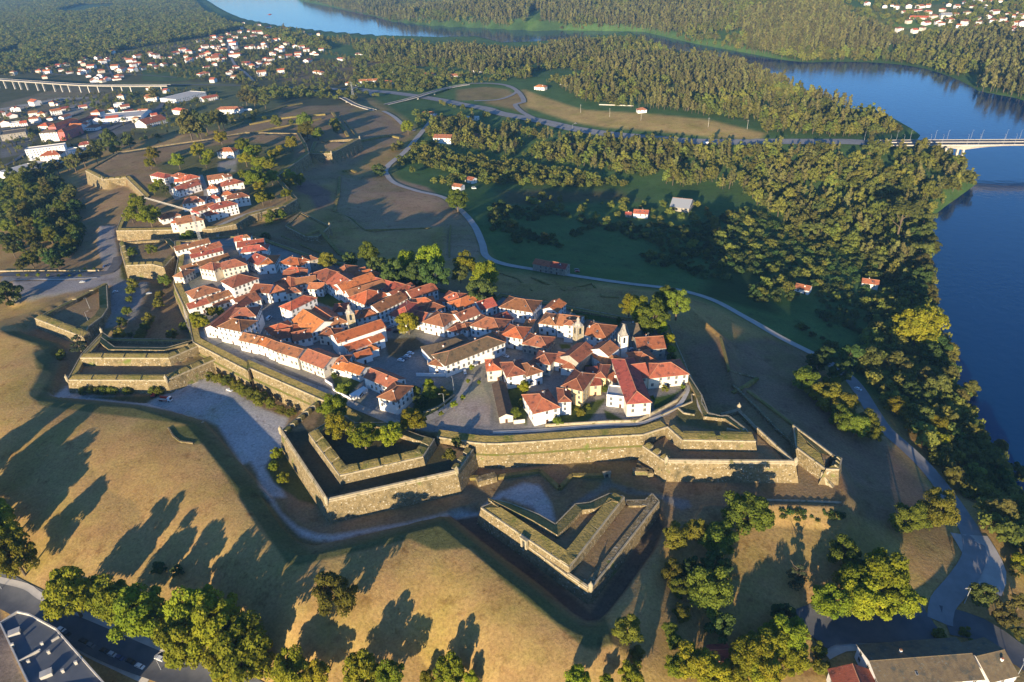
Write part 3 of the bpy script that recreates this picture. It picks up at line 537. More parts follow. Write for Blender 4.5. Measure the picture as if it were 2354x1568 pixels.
def house(name, A, B, z, D, h, typ, R, Wl, dense=1.0, side=True, chim=None, pitch=.46, windows=True, base=2.0):
    A, B, e, n, L = frame_of(A, B, z); c = (A+B)/2+n*D/2
    root = empty(name, (c[0], c[1], z), math.atan2(e[1], e[0])); span = D if typ in 'gm' else (L if typ == 'x' else min(L, D)); rise = (span/2+.5)*pitch
    if typ == 'm': rise = D*.25
    wall_mesh(L, D, h, typ, rise, base).build('wall', WALLS[Wl][0], root)
    rf = roof_mesh(L, D, h, typ, rise).build('roof', [ROOF[R][0], TRIM if typ != 'f' else WALLS[Wl][0], RIDGE if R != 'd' else TILE_D], root)
    if windows: add_windows(root, L, D, h, dense, side)
    if chim is None: chim = typ != 'f' and random.random() < .65
    if chim:
        b = MB(); b.box(-.35, .35, -.35, .35, -1.5, 1.1, 0); b.box(-.45, .45, -.45, .45, 1.1, 1.25, 1); b.box(-.25, .25, -.25, .25, 1.25, 1.45, 1)
        q = b.build('chimney', [WHITE, TILE_B], rf); q.location = (random.uniform(-.3, .3)*L, random.choice((-.18, .2))*D, h+rise*.62)
    if typ in 'gh' and L >= D and windows and random.random() < .45:
        for q in range(random.choice((1, 1, 2))):
            y = -D*random.uniform(.18, .32); sk_ = link('skylight', SKYL, rf, (random.uniform(-.25, .25)*L, y, h-.02+rise*(1-abs(y)/(D/2+.5)))); sk_.rotation_euler = (math.atan2(rise, D/2+.5), 0, 0)
    if typ != 'f' and windows and random.random() < .3: link('aerial', AERIAL, rf, (random.uniform(-.2, .2)*L, random.uniform(0, .1)*D, h+rise*.8))
    FOOT.append((c[0], c[1], math.atan2(e[1], e[0]), L/2+1, D/2+1)); return root
ORD = 'first second third fourth fifth sixth seventh eighth ninth tenth eleventh twelfth thirteenth fourteenth fifteenth sixteenth seventeenth eighteenth nineteenth twentieth'.split()
RT = dict(g='gable roof', x='gable roof', h='hipped roof', f='flat roof', m='lean-to roof')
def row(phrase, group, z, txt, name='town_house', zterr=False, cat='house', **kw):
    for i, ln in enumerate(sorted((l for l in txt.strip().split('\n') if l.strip()), key=lambda l: px(' '.join(l.split()[:2]))[0, 0])):
        t = ln.split(); reg, a, b = t[:3]; D, h = float(t[3]), float(t[4]); typ, R, Wl = t[5:8]
        zz = z
        if zterr: zz = gp(reg+' '+a, h)[0, 2]; zz = min(zz, gp(reg+' '+b, h)[0, 2])
        P = pz(f'{reg} {a} {b}', zz+h); o = house(name, P[0], P[1], zz, D, h, typ, R, Wl, **kw)
        tag(o, f'{WALLS[Wl][1]} house, {ROOF[R][1]} {RT[typ]}, {ORD[i]} from left {phrase}', cat, group)
G1 = 'houses of the walled town'
row('in the row facing the rampart street', G1, 0, '''C1 -95,168 45,200 10 7.5 g b w
C1 47,196 134,226 10 7.2 g o w
C1 136,228 212,258 10 8 g b w
C1 214,262 398,318 11 8.4 g b c
C1 425,332 618,408 14 7 g b c
C1 680,398 800,432 9 4.2 g o w
C1 805,420 925,462 9 5 g o w
C1 968,482 1195,578 11 7 g b w
C1 1085,650 1240,692 15 8.5 h b w''')
row('in the lane by the west gate path', G1, 0, '''B0 1495,770 1780,698 9 5 g b w
B0 1630,797 1880,724 9 7 g r w
B0 1625,832 1888,768 8 6 g r w
B0 1692,902 1950,826 9 6 g b c
B0 1690,915 1812,935 12 9 h b c
B0 1468,985 1552,992 13 6 h b c
B0 1548,938 1690,895 8 5 g b w
B0 1885,928 2092,886 14 10 h b c
B0 1975,1083 2188,1003 17 12.5 h b w
B0 1642,1176 1866,1102 15 9 h b w
B0 1605,1262 1782,1210 9 6 g r w
B0 1782,1204 1962,1140 9 6.5 g b w
B0 1812,1238 1992,1184 6 3.6 g b w''')
row('around the long tiled left block', G1, 0, '''B0 1738,1422 1850,1432 44 7 x b w
B0 1846,1410 2040,1452 14 11 h b w
B0 1948,1338 2166,1322 13 13 h b w
B1 5,1116 158,1128 13 8 g b w
B1 155,1135 312,1112 14 7 h r w
B1 -90,1245 90,1180 15 6.5 g b w''')
row('in the north row below shady trees', G1, 0, '''B0 1988,690 2118,668 10 9 h o w
B0 2012,742 2235,712 11 7 g r w
B0 2042,785 2262,762 12 7 h r w
B1 70,886 206,878 16 8 h o w
B1 -20,850 68,890 15 8 g r w
B1 243,872 420,902 13 8 h o w
B1 430,866 502,850 10 9 h o w
B1 508,852 574,836 9 8.5 h b g
B1 695,952 830,972 15 8 h r w
B1 850,1000 1000,960 12 6 g r w
B1 925,1010 1108,962 12 7 h o c
B1 1000,1060 1160,1105 14 6.5 g r w
B1 1165,1110 1300,1150 16 6.5 g r w
B1 1255,1192 1432,1106 16 7 g r w
B1 1375,1172 1592,1100 13 7.5 g r w
B1 1600,1190 1800,1222 15 6 h r w
B1 1780,1262 1968,1182 13 7 h o w
B1 1962,1270 2092,1232 13 6 g r w''')
row('along the street above the belfry church', G1, 0, '''B1 512,966 640,1040 18 8 h b w
B1 640,1040 740,1104 20 8 g r w
B1 700,1062 800,1128 26 8 x o w
B1 790,1112 850,1166 27 7.5 x b w
B1 832,1166 985,1230 20 8 h o w
B1 988,1244 1100,1290 24 7.5 x b w
B1 285,940 420,962 9 7 h o w
B1 280,985 480,972 9 6 g b w
B1 205,1040 345,1085 15 6.5 h r w
B1 390,1062 560,1036 12 6.5 g b w
B1 490,1092 615,1092 10 6 g r w
B1 310,1130 430,1118 8 7 h b c''')
row('in the block left of the belfry church', G1, 0, '''B1 252,1240 345,1276 21 11 h o w
B1 350,1275 520,1205 9 9 h o w
B1 352,1362 522,1468 19 7 g o w
B1 480,1310 610,1400 14 7 g o w
B1 125,1425 195,1492 15 6 h o w
B1 268,1442 362,1472 11 5.5 h o w
B1 372,1534 525,1500 12 5.5 g r w
B1 215,1520 340,1500 12 5 g r w
B1 535,1438 662,1400 9 7 g b w
B1 690,1402 826,1372 10 7.5 h b w
B1 582,1485 722,1495 10 6.5 h b c
B1 700,1290 820,1280 12 6 h r w
B1 905,1345 1075,1310 11 6 h r w''')
row('between car park and white manor', G1, 0, '''B1 1175,1312 1350,1348 22 7 h r w
B1 1352,1345 1460,1370 13 6.5 g r w
B1 1402,1240 1572,1212 11 8.5 h o p
B1 1488,1292 1655,1246 11 7 h b w
B1 1465,1372 1640,1412 16 7.5 h b w
B1 1680,1368 1850,1328 12 6.5 h b w
B1 1670,1440 1762,1462 11 5 h b w
B1 1752,1420 1842,1440 9 5 h b w
B1 1792,1366 1950,1302 12 7.5 g b w
B1 1868,1402 2118,1450 15 7.5 h b w
B1 2120,1400 2230,1345 12 6 g r w
B1 2132,1482 2285,1512 14 7.5 h o w''')
row('around the square near the river grove', G1, 0, '''B2 -5,1245 272,1290 16 9 h b w
B2 365,1262 482,1288 13 7 x o w
B2 200,1402 270,1408 8 7 h o c
B2 330,1382 472,1400 14 7.5 h b w
B2 480,1398 660,1422 15 8.5 g b w
B2 655,1468 905,1518 17 8 h r w
C2 8,128 188,158 14 8 h o w
C2 188,200 402,238 13 6 h b g
C2 -70,185 42,182 12 7 h o w''')
row('between the long barn and the churches', G1, 0, '''C2 -110,432 12,420 12 7 h o c
C2 60,482 232,452 15 8 h b w
C2 228,474 358,434 13 8 h b w
C2 268,348 425,378 12 7.5 h b c''')
row('in the villas behind the front parapet', G1, 0, '''C2 288,790 506,738 17 8 h r w
C2 498,692 602,688 12 8.5 h b w
C2 525,557 698,600 17 10 h b y
C2 762,556 858,548 13 6.5 m r y
C2 796,478 895,490 13 8 h b y
C2 905,480 975,530 8 5 m r c''', dense=.9)
row('in the complex by the river bastion', G1, 0, '''C2 1078,708 1280,694 42 9 h r c
C2 905,642 1062,660 9 6.5 f f w
C2 1262,492 1598,456 15 7 h r c
C2 1110,500 1262,482 16 7 g r c
C2 1160,385 1340,352 14 7 h r w
C2 1172,252 1402,236 15 7 g r g
C2 1120,165 1205,155 20 6 g d g''', dense=.8)
G2 = 'houses of the far walled quarter'
row('in the far walled quarter behind the crane', G2, -3, '''B0 1272,130 1392,155 12 7 h r w
B0 1448,135 1562,160 12 8 h o w
B0 1480,188 1572,178 9 7 g o w
B0 1572,172 1692,142 13 8 h o w
B0 1512,262 1702,205 13 7 g r w
B0 1560,230 1700,180 10 6 g r c
B0 1762,172 1902,152 13 8 g b w
B0 1908,150 1965,135 9 9 g b w
B0 1752,248 1842,240 13 7 h o w
B0 1882,225 2062,186 14 7 h r w
B0 1880,300 1975,290 11 7 h o w
B0 1925,335 2112,306 12 9 h b w
B0 1762,335 1862,322 11 6 h r w
B0 1545,372 1732,350 16 8 h b w
B0 1652,442 1832,390 11 6 g r w
B0 1802,424 2012,372 14 9.5 h r w
B0 1755,474 1850,452 11 6 h r w
B0 1500,548 1722,505 16 8.5 h b c
B0 1445,535 1502,530 12 7 h o w
B0 1372,505 1530,465 13 5 h r w''', dense=.8)
# ------------------------------------------------------------------ landmark buildings
def part_house(root, A, B, D, h, typ, R, Wl, pitch=.46, z=0, wins=True, name='wing'):
    """one volume of a bigger building: wall with its roof as sub-part, in the frame of the root"""
    A, B, e, n, L = frame_of(A, B, z); c = (A+B)/2+n*D/2; span = D if typ in 'gm' else (L if typ == 'x' else min(L, D)); rise = (span/2+.5)*pitch if typ != 'm' else D*.25
    w = wall_mesh(L, D, h, typ, rise).build(name, WALLS[Wl][0], root); inv = root.matrix_basis.inverted() if False else None
    ang = math.atan2(e[1], e[0]); w.location = (c[0]-root.location.x, c[1]-root.location.y, z-root.location.z); w.rotation_euler = (0, 0, ang)
    roof_mesh(L, D, h, typ, rise, .4).build('roof', [ROOF[R][0], TRIM, RIDGE if R != 'd' else TILE_D], w)
    if wins: add_windows(w, L, D, h, .55, True)
    FOOT.append((c[0], c[1], ang, L/2+1, D/2+1)); return w
def pinnacle(parent, loc, s=1.0, m=None):
    b = MB(); b.lathe([(.42*s, 0), (.42*s, .5*s), (.25*s, .6*s), (.32*s, .9*s), (.12*s, 2.0*s), (.2*s, 2.15*s), (0, 2.5*s)], n=6); q = b.build('pinnacle', m or TRIM, parent); q.location = loc; return q
def cross(parent, loc):
    b = MB(); b.box(-.08, .08, -.08, .08, 0, 1.6); b.box(-.5, .5, -.07, .07, .95, 1.12); q = b.build('cross', GREYW, parent); q.location = loc
def tower(root, loc, w, h, spire, bell=True, rz=0.0, m=WHITE):
    b = MB(); b.box(-w/2, w/2, -w/2, w/2, -1, h); o = b.build('tower', m, root); o.location = loc; o.rotation_euler = (0, 0, rz)
    t = MB()
    for z in (h*.62, h): t.box(-w/2-.25, w/2+.25, -w/2-.25, w/2+.25, z-.2, z+.15)
    for sx in (-1, 1):
        for sy in (-1, 1): t.box(sx*w/2-.2, sx*w/2+.2, sy*w/2-.2, sy*w/2+.2, 0, h-.2)
    t.build('cornice', TRIM, o)
    for k in range(4):
        a = MB(); a.box(-w*.16, w*.16, -w/2-.08, -w/2+.1, h*.68, h*.9); a.tube([(0, -w/2-.08, h*.9), (0, -w/2+.1, h*.9)], w*.16, 12); q = a.build('bell_opening', GLASS, o); q.rotation_euler = (0, 0, k*PI/2)
    s = MB()
    if spire == 'pyramid': s.lathe([(w*.70, 0), (w*.55, .5), (w*.1, w*1.5), (0, w*1.55)], n=4)
    else: s.lathe([(w*.66, 0), (w*.5, .6), (w*.42, 1.6), (w*.2, 2.4), (w*.2, 3.4), (w*.26, 3.6), (w*.06, 5.2), (0, 5.6)], n=8)
    q = s.build('spire', GREYW if spire == 'pyramid' else TRIM, o); q.location = (0, 0, h+.15); q.rotation_euler = (0, 0, PI/4)
    for sx in (-1, 1):
        for sy in (-1, 1): pinnacle(o, (sx*w*.42, sy*w*.42, h+.15), .5)
    return o
# church with the twin pinnacled belfry
A, B = pz('C1 745,225 1150,70', 9); ch = empty('church', (*((A+B)/2)[:2], 0)); tag(ch, 'white church with stepped red roofs and stone belfry beside the car park', 'church')
part_house(ch, *pz('C1 745,195 1148,60', 10), 12, 10, 'g', 'o', 'w', wins=False, name='nave'); part_house(ch, *pz('C1 848,272 1066,186', 6), 7, 6, 'm', 'o', 'w', name='side_aisle')
part_house(ch, *pz('C1 1040,195 1140,150', 6.5), 7, 6.5, 'g', 'o', 'w', name='transept'); part_house(ch, *pz('C1 905,332 1035,290', 4.5), 8, 4.5, 'g', 'o', 'w', name='sacristy'); part_house(ch, *pz('C1 1020,262 1090,240', 5), 7, 5, 'h', 'o', 'w', name='annexe')
for q in ('C1 1112,20', 'C1 1140,60', 'C1 735,160', 'C1 770,190'):
    p = pz(q, 11.5)[0]; pinnacle(ch, (p[0]-ch.location.x, p[1]-ch.location.y, 9.6), 1.1)
p = pz('B1 870,1420', 3)[0]; tower(ch, (p[0]-ch.location.x, p[1]-ch.location.y, 0), 4.6, 14, 'dome', rz=.25, m=COPING)
# church with the pointed white tower
p = pz('C2 1040,318', 0)[0]; ch = empty('church', (p[0], p[1], 0)); tag(ch, 'small white church with tall square tower and pointed stone spire', 'church')
tower(ch, (0, 1.5, 0), 4.2, 14.5, 'pyramid', rz=.2)
part_house(ch, *pz('C2 800,322 915,290', 6), 8, 6, 'g', 'b', 'w', name='chancel'); part_house(ch, *pz('C2 920,305 1008,235', 9), 12, 9, 'g', 'b', 'w', wins=False, name='nave'); part_house(ch, *pz('C2 900,388 1042,336', 6), 11, 6, 'h', 'b', 'w', name='sacristy'); 
q = pz('C2 975,185', 12)[0]; cross(ch, (q[0]-p[0], q[1]-p[1], 12.5))
# granite church with belfry
p = pz('C2 662,232', 0)[0]; ch = empty('church', (p[0], p[1], 0)); tag(ch, 'granite church with long red nave roof and ornate slender bell tower', 'church')
tower(ch, (0, 0, 0), 4.4, 15, 'dome', rz=.45, m=COPING)
part_house(ch, *pz('C2 668,362 805,246', 8.5), 12, 8.5, 'g', 'b', 'g', wins=False, name='nave'); part_house(ch, *pz('C2 462,350 556,372', 6), 12, 6, 'g', 'b', 'w', name='chancel'); part_house(ch, *pz('C2 515,402 640,412', 5), 10, 5, 'h', 'b', 'w', name='sacristy')
q = pz('C2 740,165', 13)[0]; cross(ch, (q[0]-p[0], q[1]-p[1], 12.6))
# manor
A, B = pz('C1 1655,386 2160,188', 8); o = house('manor_house', A, B, 0, 14.5, 8, 'h', 'n', 'w', dense=.95); tag(o, 'long white two storey manor with brown hipped roof and regular windows', 'manor house')
o = house('manor_house', *pz('C1 1545,330 1900,215', 6), 0, 16, 6, 'h', 'd', 'w', windows=False); tag(o, 'dark roofed rear wing behind the long white manor', 'outbuilding')
o = house('chapel', *pz('C1 1512,372 1650,395', 6), 0, 8, 6, 'h', 'b', 'w', dense=.6); tag(o, 'little white chapel with stone finials at the end of the manor', 'chapel')
for q in ('C1 1505,345', 'C1 1540,330', 'C1 1640,370'): r = pz(q, 7.5)[0]; m = o.matrix_basis; pinnacle(o, tuple(Vector((r[0]-o.location.x, r[1]-o.location.y, 0)) @ Matrix.Rotation(o.rotation_euler.z, 3, 'Z') + Vector((0, 0, 5.8))), .9)
A, B = pz('C1 2115,822 2228,808', 4); C_ = pz('C1 2040,545', 4)[0]; o = house('barn', A, B, 0, float(np.linalg.norm(C_[:2]-A[:2])), 4, 'x', 'd', 'c', dense=.7, chim=False); tag(o, 'very long narrow barn with dark tiled roof beside the gravel square', 'barn')
# small lookouts with raised storeys
for s, D, h, lab in (('C1 712,350 828,352', 7, 6.5, 'white raised attic room with orange hipped roof beside the rampart street houses'), ('B2 540,1395 640,1402', 6, 12, 'cream dormer storey with its own roof above the square'), ('B0 2055,660 2118,655', 6, 11.5, 'little rooftop room on the north row corner house')):
    z = 0; o = house('attic_house', *pz(s, h), z, D, h, 'h', 'b', 'w', dense=.8, chim=False); tag(o, lab, 'house')
# garage canopy, garden walls
def bar(mb, a, b, w, h0, h1):
    a, b = np.array(a, float), np.array(b, float); e = (b-a)[:2]; e /= (np.linalg.norm(e)+1e-9); n = np.array([-e[1], e[0], 0])*w/2
    q = [a-n, b-n, b+n, a+n]; mb.prism([(*p[:2], p[2]+h0) for p in q], [(*p[:2], p[2]+h1) for p in q])
def gwall(s, z, h, w, m, label, name='garden_wall', cat='wall'):
    P = pz(s, z) if z is not None else gp(s); b = MB(); c = np.array([*P[0][:2], P[0][2]])
    for p, q in zip(P[:-1], P[1:]): bar(b, p-c, q-c, w, -1.0, h)
    o = b.build(name, m); o.location = c; tag(o, label, cat); return o
gwall('C1 2235,880 2331,870', 0, 2.2, .5, CREAM, 'plain cream garden wall with a green door beside the barn')
gwall('C2 385,905 930,872 1165,868 1265,815 1400,745 1500,690 1565,620 1590,520', 0, 1.6, .6, COPING, 'long curved pale stone garden wall of the villas and complex')
gwall('C1 640,520 700,560 708,600 800,650 860,680', 0, 1.6, .5, WHITE, 'white garden wall curving below the rampart street houses')
gwall('C1 1410,475 1640,478 1655,476', 0, 2.0, .4, WHITE, 'low white forecourt wall in front of the manor chapel')
gwall('C1 1470,790 1600,740 1730,640', 0, .9, .5, COPING, 'curved low stone wall of the shady little park')
gwall('C1 865,670 985,600', 0, 2.4, 3.5, WHITE, 'white garage block with flat roof by the hip roofed corner house')
gwall('R 300,660 430,600 560,545 555,485 610,480', -.2, 1.0, .6, COPING, 'thin pale parapet zigzag above the river side bastion')
gwall('R 445,600 490,640 580,655', -.2, 1.0, .6, COPING, 'short pale parapet bend near the bastion path')
gwall('R 640,490 640,560 690,640 800,668 860,662 1000,770 970,800 850,770', .6, 1.0, .7, COPING, 'curving pale parapet edging the river side bastion top')
gwall('R 530,290 560,360 635,490', 0, .9, .6, COPING, 'straight pale parapet strip leading to the river side bastion')
gwall('R 1180,1402 1500,1410 1800,1425', -16.5, 3.3, 1.2, COPING, 'low retaining wall across the ditch in front of the river side bastion')
gwall('R 60,1140 200,1145 215,1175', -13.5, 3, 2.5, STONE, 'stub of ruined stone wall in the ditch by the bridge arch')
gwall('R 100,1085 200,1145', -13.5, 2.5, 1.2, STONE, 'leaning fragment of stone wall beside the ditch path')
gwall('C1 1925,1395 2085,1350', -13.5, 3.2, 4, STONE, 'square stone block in the ditch under the front bastion flank')
gwall('C2 -350,1350 -20,1345 340,1290 505,1440 610,1330 880,1330', -13.5, 1.6, 2.0, GRASS, 'grassy zigzag breastwork in the ditch below the long curtain')
gwall('L 0,367 780,362', None, 1.2, .5, COPING, 'straight pale kerb wall along the gravel approach road')
gwall('R 870,285 990,315 1105,347', None, .9, 1.2, STONE, 'low ruined stone line on the shaded slope above the fields')
gwall('R 900,410 1100,600 1280,790 1428,915', -13.4, 1.6, 1.5, STONE, 'long rough stone revetment in the right hand ditch')
gwall('R 1025,452 1200,580 1405,735', None, .8, 1.5, GRASS, 'low grass bank leading to the wedge outwork')
gwall('R 800,5 835,140 870,285', None, .8, 1.5, GRASS, 'straight low bank edging the shaded ditch')
gwall('B2 270,1110 150,1010 B2 0,960', None, .8, 1.2, GRASS, 'low zigzag bank below the curving lane')
gwall('B2 270,1000 545,1110 780,1050 860,1160 1010,1170', None, 1.0, 1.3, GRASS, 'zigzag covered way bank on the shaded slope')
gwall('B1 715,440 860,500 970,595', None, .9, 1.4, GRASS, 'grassy ridge line beside the shaded ditch')
gwall('B1 970,598 1250,590 1540,580', None, .9, 1.4, GRASS, 'straight shaded bank leading to the sunken pit')
gwall('B1 1700,555 1690,700 1690,830', None, .7, 1.4, GRASS, 'low bank right of the sunken pit')
gwall('B1 270,650 520,760 780,860', None, .9, 1.4, GRASS, 'long low bank above the north row houses')
gwall('A1 760,980 830,1070 910,1170', None, .8, 1.3, GRASS, 'low bank climbing to the far sentry box')
gwall('A2 840,890 1130,900', None, 1.5, .6, CONC, 'straight pale wall left of the red roofed white house')
gwall('L 415,470 600,600', None, .05, .1, GRASS, 'x') if False else None
gwall('C0 1650,925 1732,872', -11, 1.2, .8, COPING, 'short stone parapet at the place of arms beside the gravel')
gwall('C0 1430,920 1470,990 1530,1035 1640,1050', -7.2, .8, .8, STONE, 'broken row of low stones on the glacis edge')
# portals
def portal(s, z, rz, label, w=1.6, h=3.0):
    p = pz(s, z)[0]; r = empty('gateway', tuple(p), rz); tag(r, label, 'gateway'); b = MB()
    for sx in (-1, 1): b.box(sx*(w/2+.45)-.45, sx*(w/2+.45)+.45, -.5, .8, -1.5, h)
    b.build('jamb', COPING, r); b = MB(); b.box(-w/2-1.2, w/2+1.2, -.6, .8, h, h+.9); b.build('lintel', COPING, r); b = MB(); b.box(-w/2, w/2, .2, .6, -1.5, h); b.build('opening', GLASS, r)
_a, _b = pz('D2 0,195 587,592', -6); _an = math.atan2(*(_b-_a)[:2][::-1])
portal('D2 205,405', -8.5, _an, 'little stone gateway in the left face of the arrow ravelin')
_a, _b = pz('L 630,1042 1325,1045', -2); portal('L 1163,1092', -6.2, math.atan2(*(_b-_a)[:2][::-1]), 'arched doorway in the upper wall of the west bastion', 1.8, 2.4)
_a, _b = pz('C2 0,1048 1210,972', 0); portal('C2 905,1330', -13.4, 0, 'small dark sally port at the ditch path', 1.6, 2.2)
st = MB()
for k in range(16): st.box(-1, 1, k*.42, k*.42+.42, -8, -7.2+k*.40-0)
_p = pz('R 1752,1255', -13.5)[0]; _p2 = pz('R 1690,1125', -7)[0]; so_ = st.build('stone_steps', COPING); so_.location = (_p[0], _p[1], -6.4); so_.rotation_euler = (0, 0, math.atan2((_p2-_p)[1], (_p2-_p)[0])-PI/2); tag(so_, 'narrow stone steps climbing the tip of the wedge outwork', 'steps')
for _s, _h, _w, _l in (('A1 0,1060 250,1010 420,990 640,975', 2.2, 5, 'long grassy bank below the town road'), ('A1 130,960 300,905 440,880', 2.0, 5, 'sunlit grass bank with scalloped top beside the cutting'), ('A1 30,1130 200,1090 420,1050 600,1010', 1.8, 4, 'second grass terrace beyond the far quarter'), ('A1 700,960 770,1060 830,1160', 2.0, 4, 'steep grass bank left of the bare hill'), ('A0 1950,1030 2150,1000 2331,985', 2.0, 5, 'low grass terrace near the lorry road'), ('B1 120,560 300,500 420,440', 1.6, 3, 'grass terrace in front of the shaded bastion'), ('B1 480,655 600,640 760,800 900,860', 1.6, 3, 'lower terrace bank behind the north trees'), ('B1 760,150 750,300 715,440', 1.6, 3, 'straight bank along the bare hill edge'), ('A1 900,1210 1000,1190 1180,1155 1270,1175', 2.2, 4, 'sunlit mound on top of the bare hill'), ('B1 790,105 850,90 900,108', 1.8, 3, 'small sunlit hump on the bare hill'), ('L 640,600 560,640 470,680', 1.2, 2.5, 'small earth mounds on the back of the little ravelin'), ('R 1105,347 1000,420 900,470', 1.2, 2, 'short stone step on the shaded slope')): gwall(_s, None, _h, _w, GRASS, _l, name='earth_bank', cat='earth bank')
# ------------------------------------------------------------------ trees
def crown_me(name, m, lobes, per, size, seed, flat=.45, spread=1.0):
    """a crown of many small leaf clumps: lobes = (centre, radii) list"""
    r = np.random.default_rng(seed); V, Fc = [], []
    for (c, rad) in lobes:
        c = np.array(c); rad = np.array(rad)*1.0
        d = r.normal(size=(per, 3)); d /= np.linalg.norm(d, axis=1)[:, None]; d[:, 2] = np.where(d[:, 2] < -.35, -d[:, 2], d[:, 2])
        k = r.uniform(.62, 1.06, per)[:, None]; p = c+d*rad*k
        nrm = d/rad; nrm /= np.linalg.norm(nrm, axis=1)[:, None]; nrm = nrm*flat*2+r.normal(size=(per, 3))*.45; nrm[:, 2] += .25; nrm /= np.linalg.norm(nrm, axis=1)[:, None]
        a = np.cross(nrm, r.normal(size=(per, 3))); a /= np.linalg.norm(a, axis=1)[:, None]; b = np.cross(nrm, a); s = (size*r.uniform(.6, 1.35, per))[:, None]
        q = np.stack([p-a*s-b*s*.55, p+a*s*.9-b*s*.7, p+a*s+b*s*.6+nrm*s*.25, p-a*s*.8+b*s*.75-nrm*s*.2], 1); V.append(q.reshape(-1, 3))
    V = np.concatenate(V); n = len(V)//4
    me = bpy.data.meshes.new(name); me.vertices.add(len(V)); me.vertices.foreach_set('co', V.astype(np.float32).ravel()); me.loops.add(len(V)); me.loops.foreach_set('vertex_index', np.arange(len(V), dtype=np.int32))
    me.polygons.add(n); me.polygons.foreach_set('loop_start', np.arange(0, len(V), 4, dtype=np.int32)); me.materials.append(m); me.update(calc_edges=True); return me
def lobes_round(n, R, zc, zr, rl, seed, top=.2):
    r = np.random.default_rng(seed); out = []
    for i in range(n):
        t = i*2.39996; zz = 1-2*(i+.5)/n; zz = max(zz, -.55); q = math.sqrt(max(0, 1-zz*zz))
        j = r.normal(size=3)*.13; k = r.uniform(.55, .92); s = rl*r.uniform(.62, 1.28)
        out.append(((R*(q*math.cos(t)*k+j[0]), R*(q*math.sin(t)*k+j[1]), zc+zr*(zz*k+j[2])), (s, s, s*.82)))
    return out
def trunk_me(name, h, r0, branches, seed, lean=.0):
    r = random.Random(seed); b = MB(); p = [(0, 0, -.6), (lean*.3, 0, h*.35), (lean, lean*.3, h*.7), (lean*1.2, 0, h)]; b.tube(p, [r0*1.25, r0, r0*.75, r0*.35], 6)
    for i in range(branches):
        a = i*2.4+r.random(); z = h*r.uniform(.45, .75); L = h*r.uniform(.35, .55); s = (lean*z/h, 0, z)
        b.tube([s, (s[0]+math.cos(a)*L*.5, s[1]+math.sin(a)*L*.5, z+L*.4), (s[0]+math.cos(a)*L*.85, s[1]+math.sin(a)*L*.85, z+L*.9)], [r0*.5, r0*.32, r0*.12], 5)
    return b.me(name, BARK)
KIND = {}
def kind(key, names, m, mk, variants, height, trunk):
    KIND[key] = dict(name=names, v=[(crown_me(names+' crown', m, *mk(i)), trunk_me(names+' trunk', *trunk, seed=i*3+1)) for i in range(variants)], h=height)
# every kind is modelled about 10 m high
kind('P', 'plane_tree', LEAF_P, lambda i: (lobes_round(34, 4.6, 6.0, 4.0, 1.55, i+10), 270, .225, i), 4, 10, (7.5, .30, 6))
kind('O', 'oak_tree', LEAF_O, lambda i: (lobes_round(30, 4.6, 5.3, 4.3, 1.6, i+30), 270, .225, i+50), 3, 10, (6.5, .34, 6))
kind('E', 'evergreen_tree', LEAF_E, lambda i: (lobes_round(26, 4.2, 5.8, 4.2, 1.35, i+60), 120, .32, i+90), 3, 10, (7, .28, 5))
kind('D', 'shade_tree', LEAF_D, lambda i: (lobes_round(26, 4.6, 5.2, 4.4, 1.5, i+80), 120, .34, i+130), 3, 10, (6, .28, 5))
def cedar(i):
    r = random.Random(i+5); return [((math.cos(t*2.2)*(4.2-.42*t)*.6, math.sin(t*2.2)*(4.2-.42*t)*.6, 1.6+t*.9), (2.3-.2*t, 2.3-.2*t, .55)) for t in range(9)]
kind('C', 'cedar_tree', foliage('cedar needles', (.075, .09, .04), (.05, .065, .03)), lambda i: (cedar(i), 160, .26, i+7), 1, 10, (9.5, .3, 8))
kind('U', 'umbrella_pine', LEAF_E, lambda i: ([((math.cos(t)*2.4*(.4+.6*(k % 2)), math.sin(t)*2.4*(.4+.6*(k % 2)), 8.3+.3*math.sin(3*t)), (1.7, 1.7, .95)) for k, t in enumerate(np.linspace(0, 6.28, 12)[:-1])], 130, .28, i+3), 2, 10, (8.2, .22, 5))
kind('B', 'bush', LEAF_O, lambda i: (lobes_round(14, 4.4, 3.6, 4.2, 2.2, i+200), 110, .5, i+21), 2, 8, (2.5, .2, 4))
kind('Y', 'clipped_tree', LEAF_O, lambda i: (lobes_round(16, 4.0, 5.4, 4.6, 2.3, i+230), 110, .45, i+31), 1, 10, (4.5, .3, 3))
kind('S', 'sapling', LEAF_P, lambda i: (lobes_round(8, 2.6, 6.5, 3.0, 1.5, i+250), 60, .5, i+41), 1, 10, (6.5, .16, 4))
FWD = RMN @ np.array([0, 0, -1.0])
TREES = []
ADJ = dict(P='bright yellow green plane tree', O='rounded dark oak', E='dusky evergreen', D='dark leafy tree', C='layered grey green cedar', U='flat topped umbrella pine', B='low bush', Y='clipped ball tree', S='thin sapling')
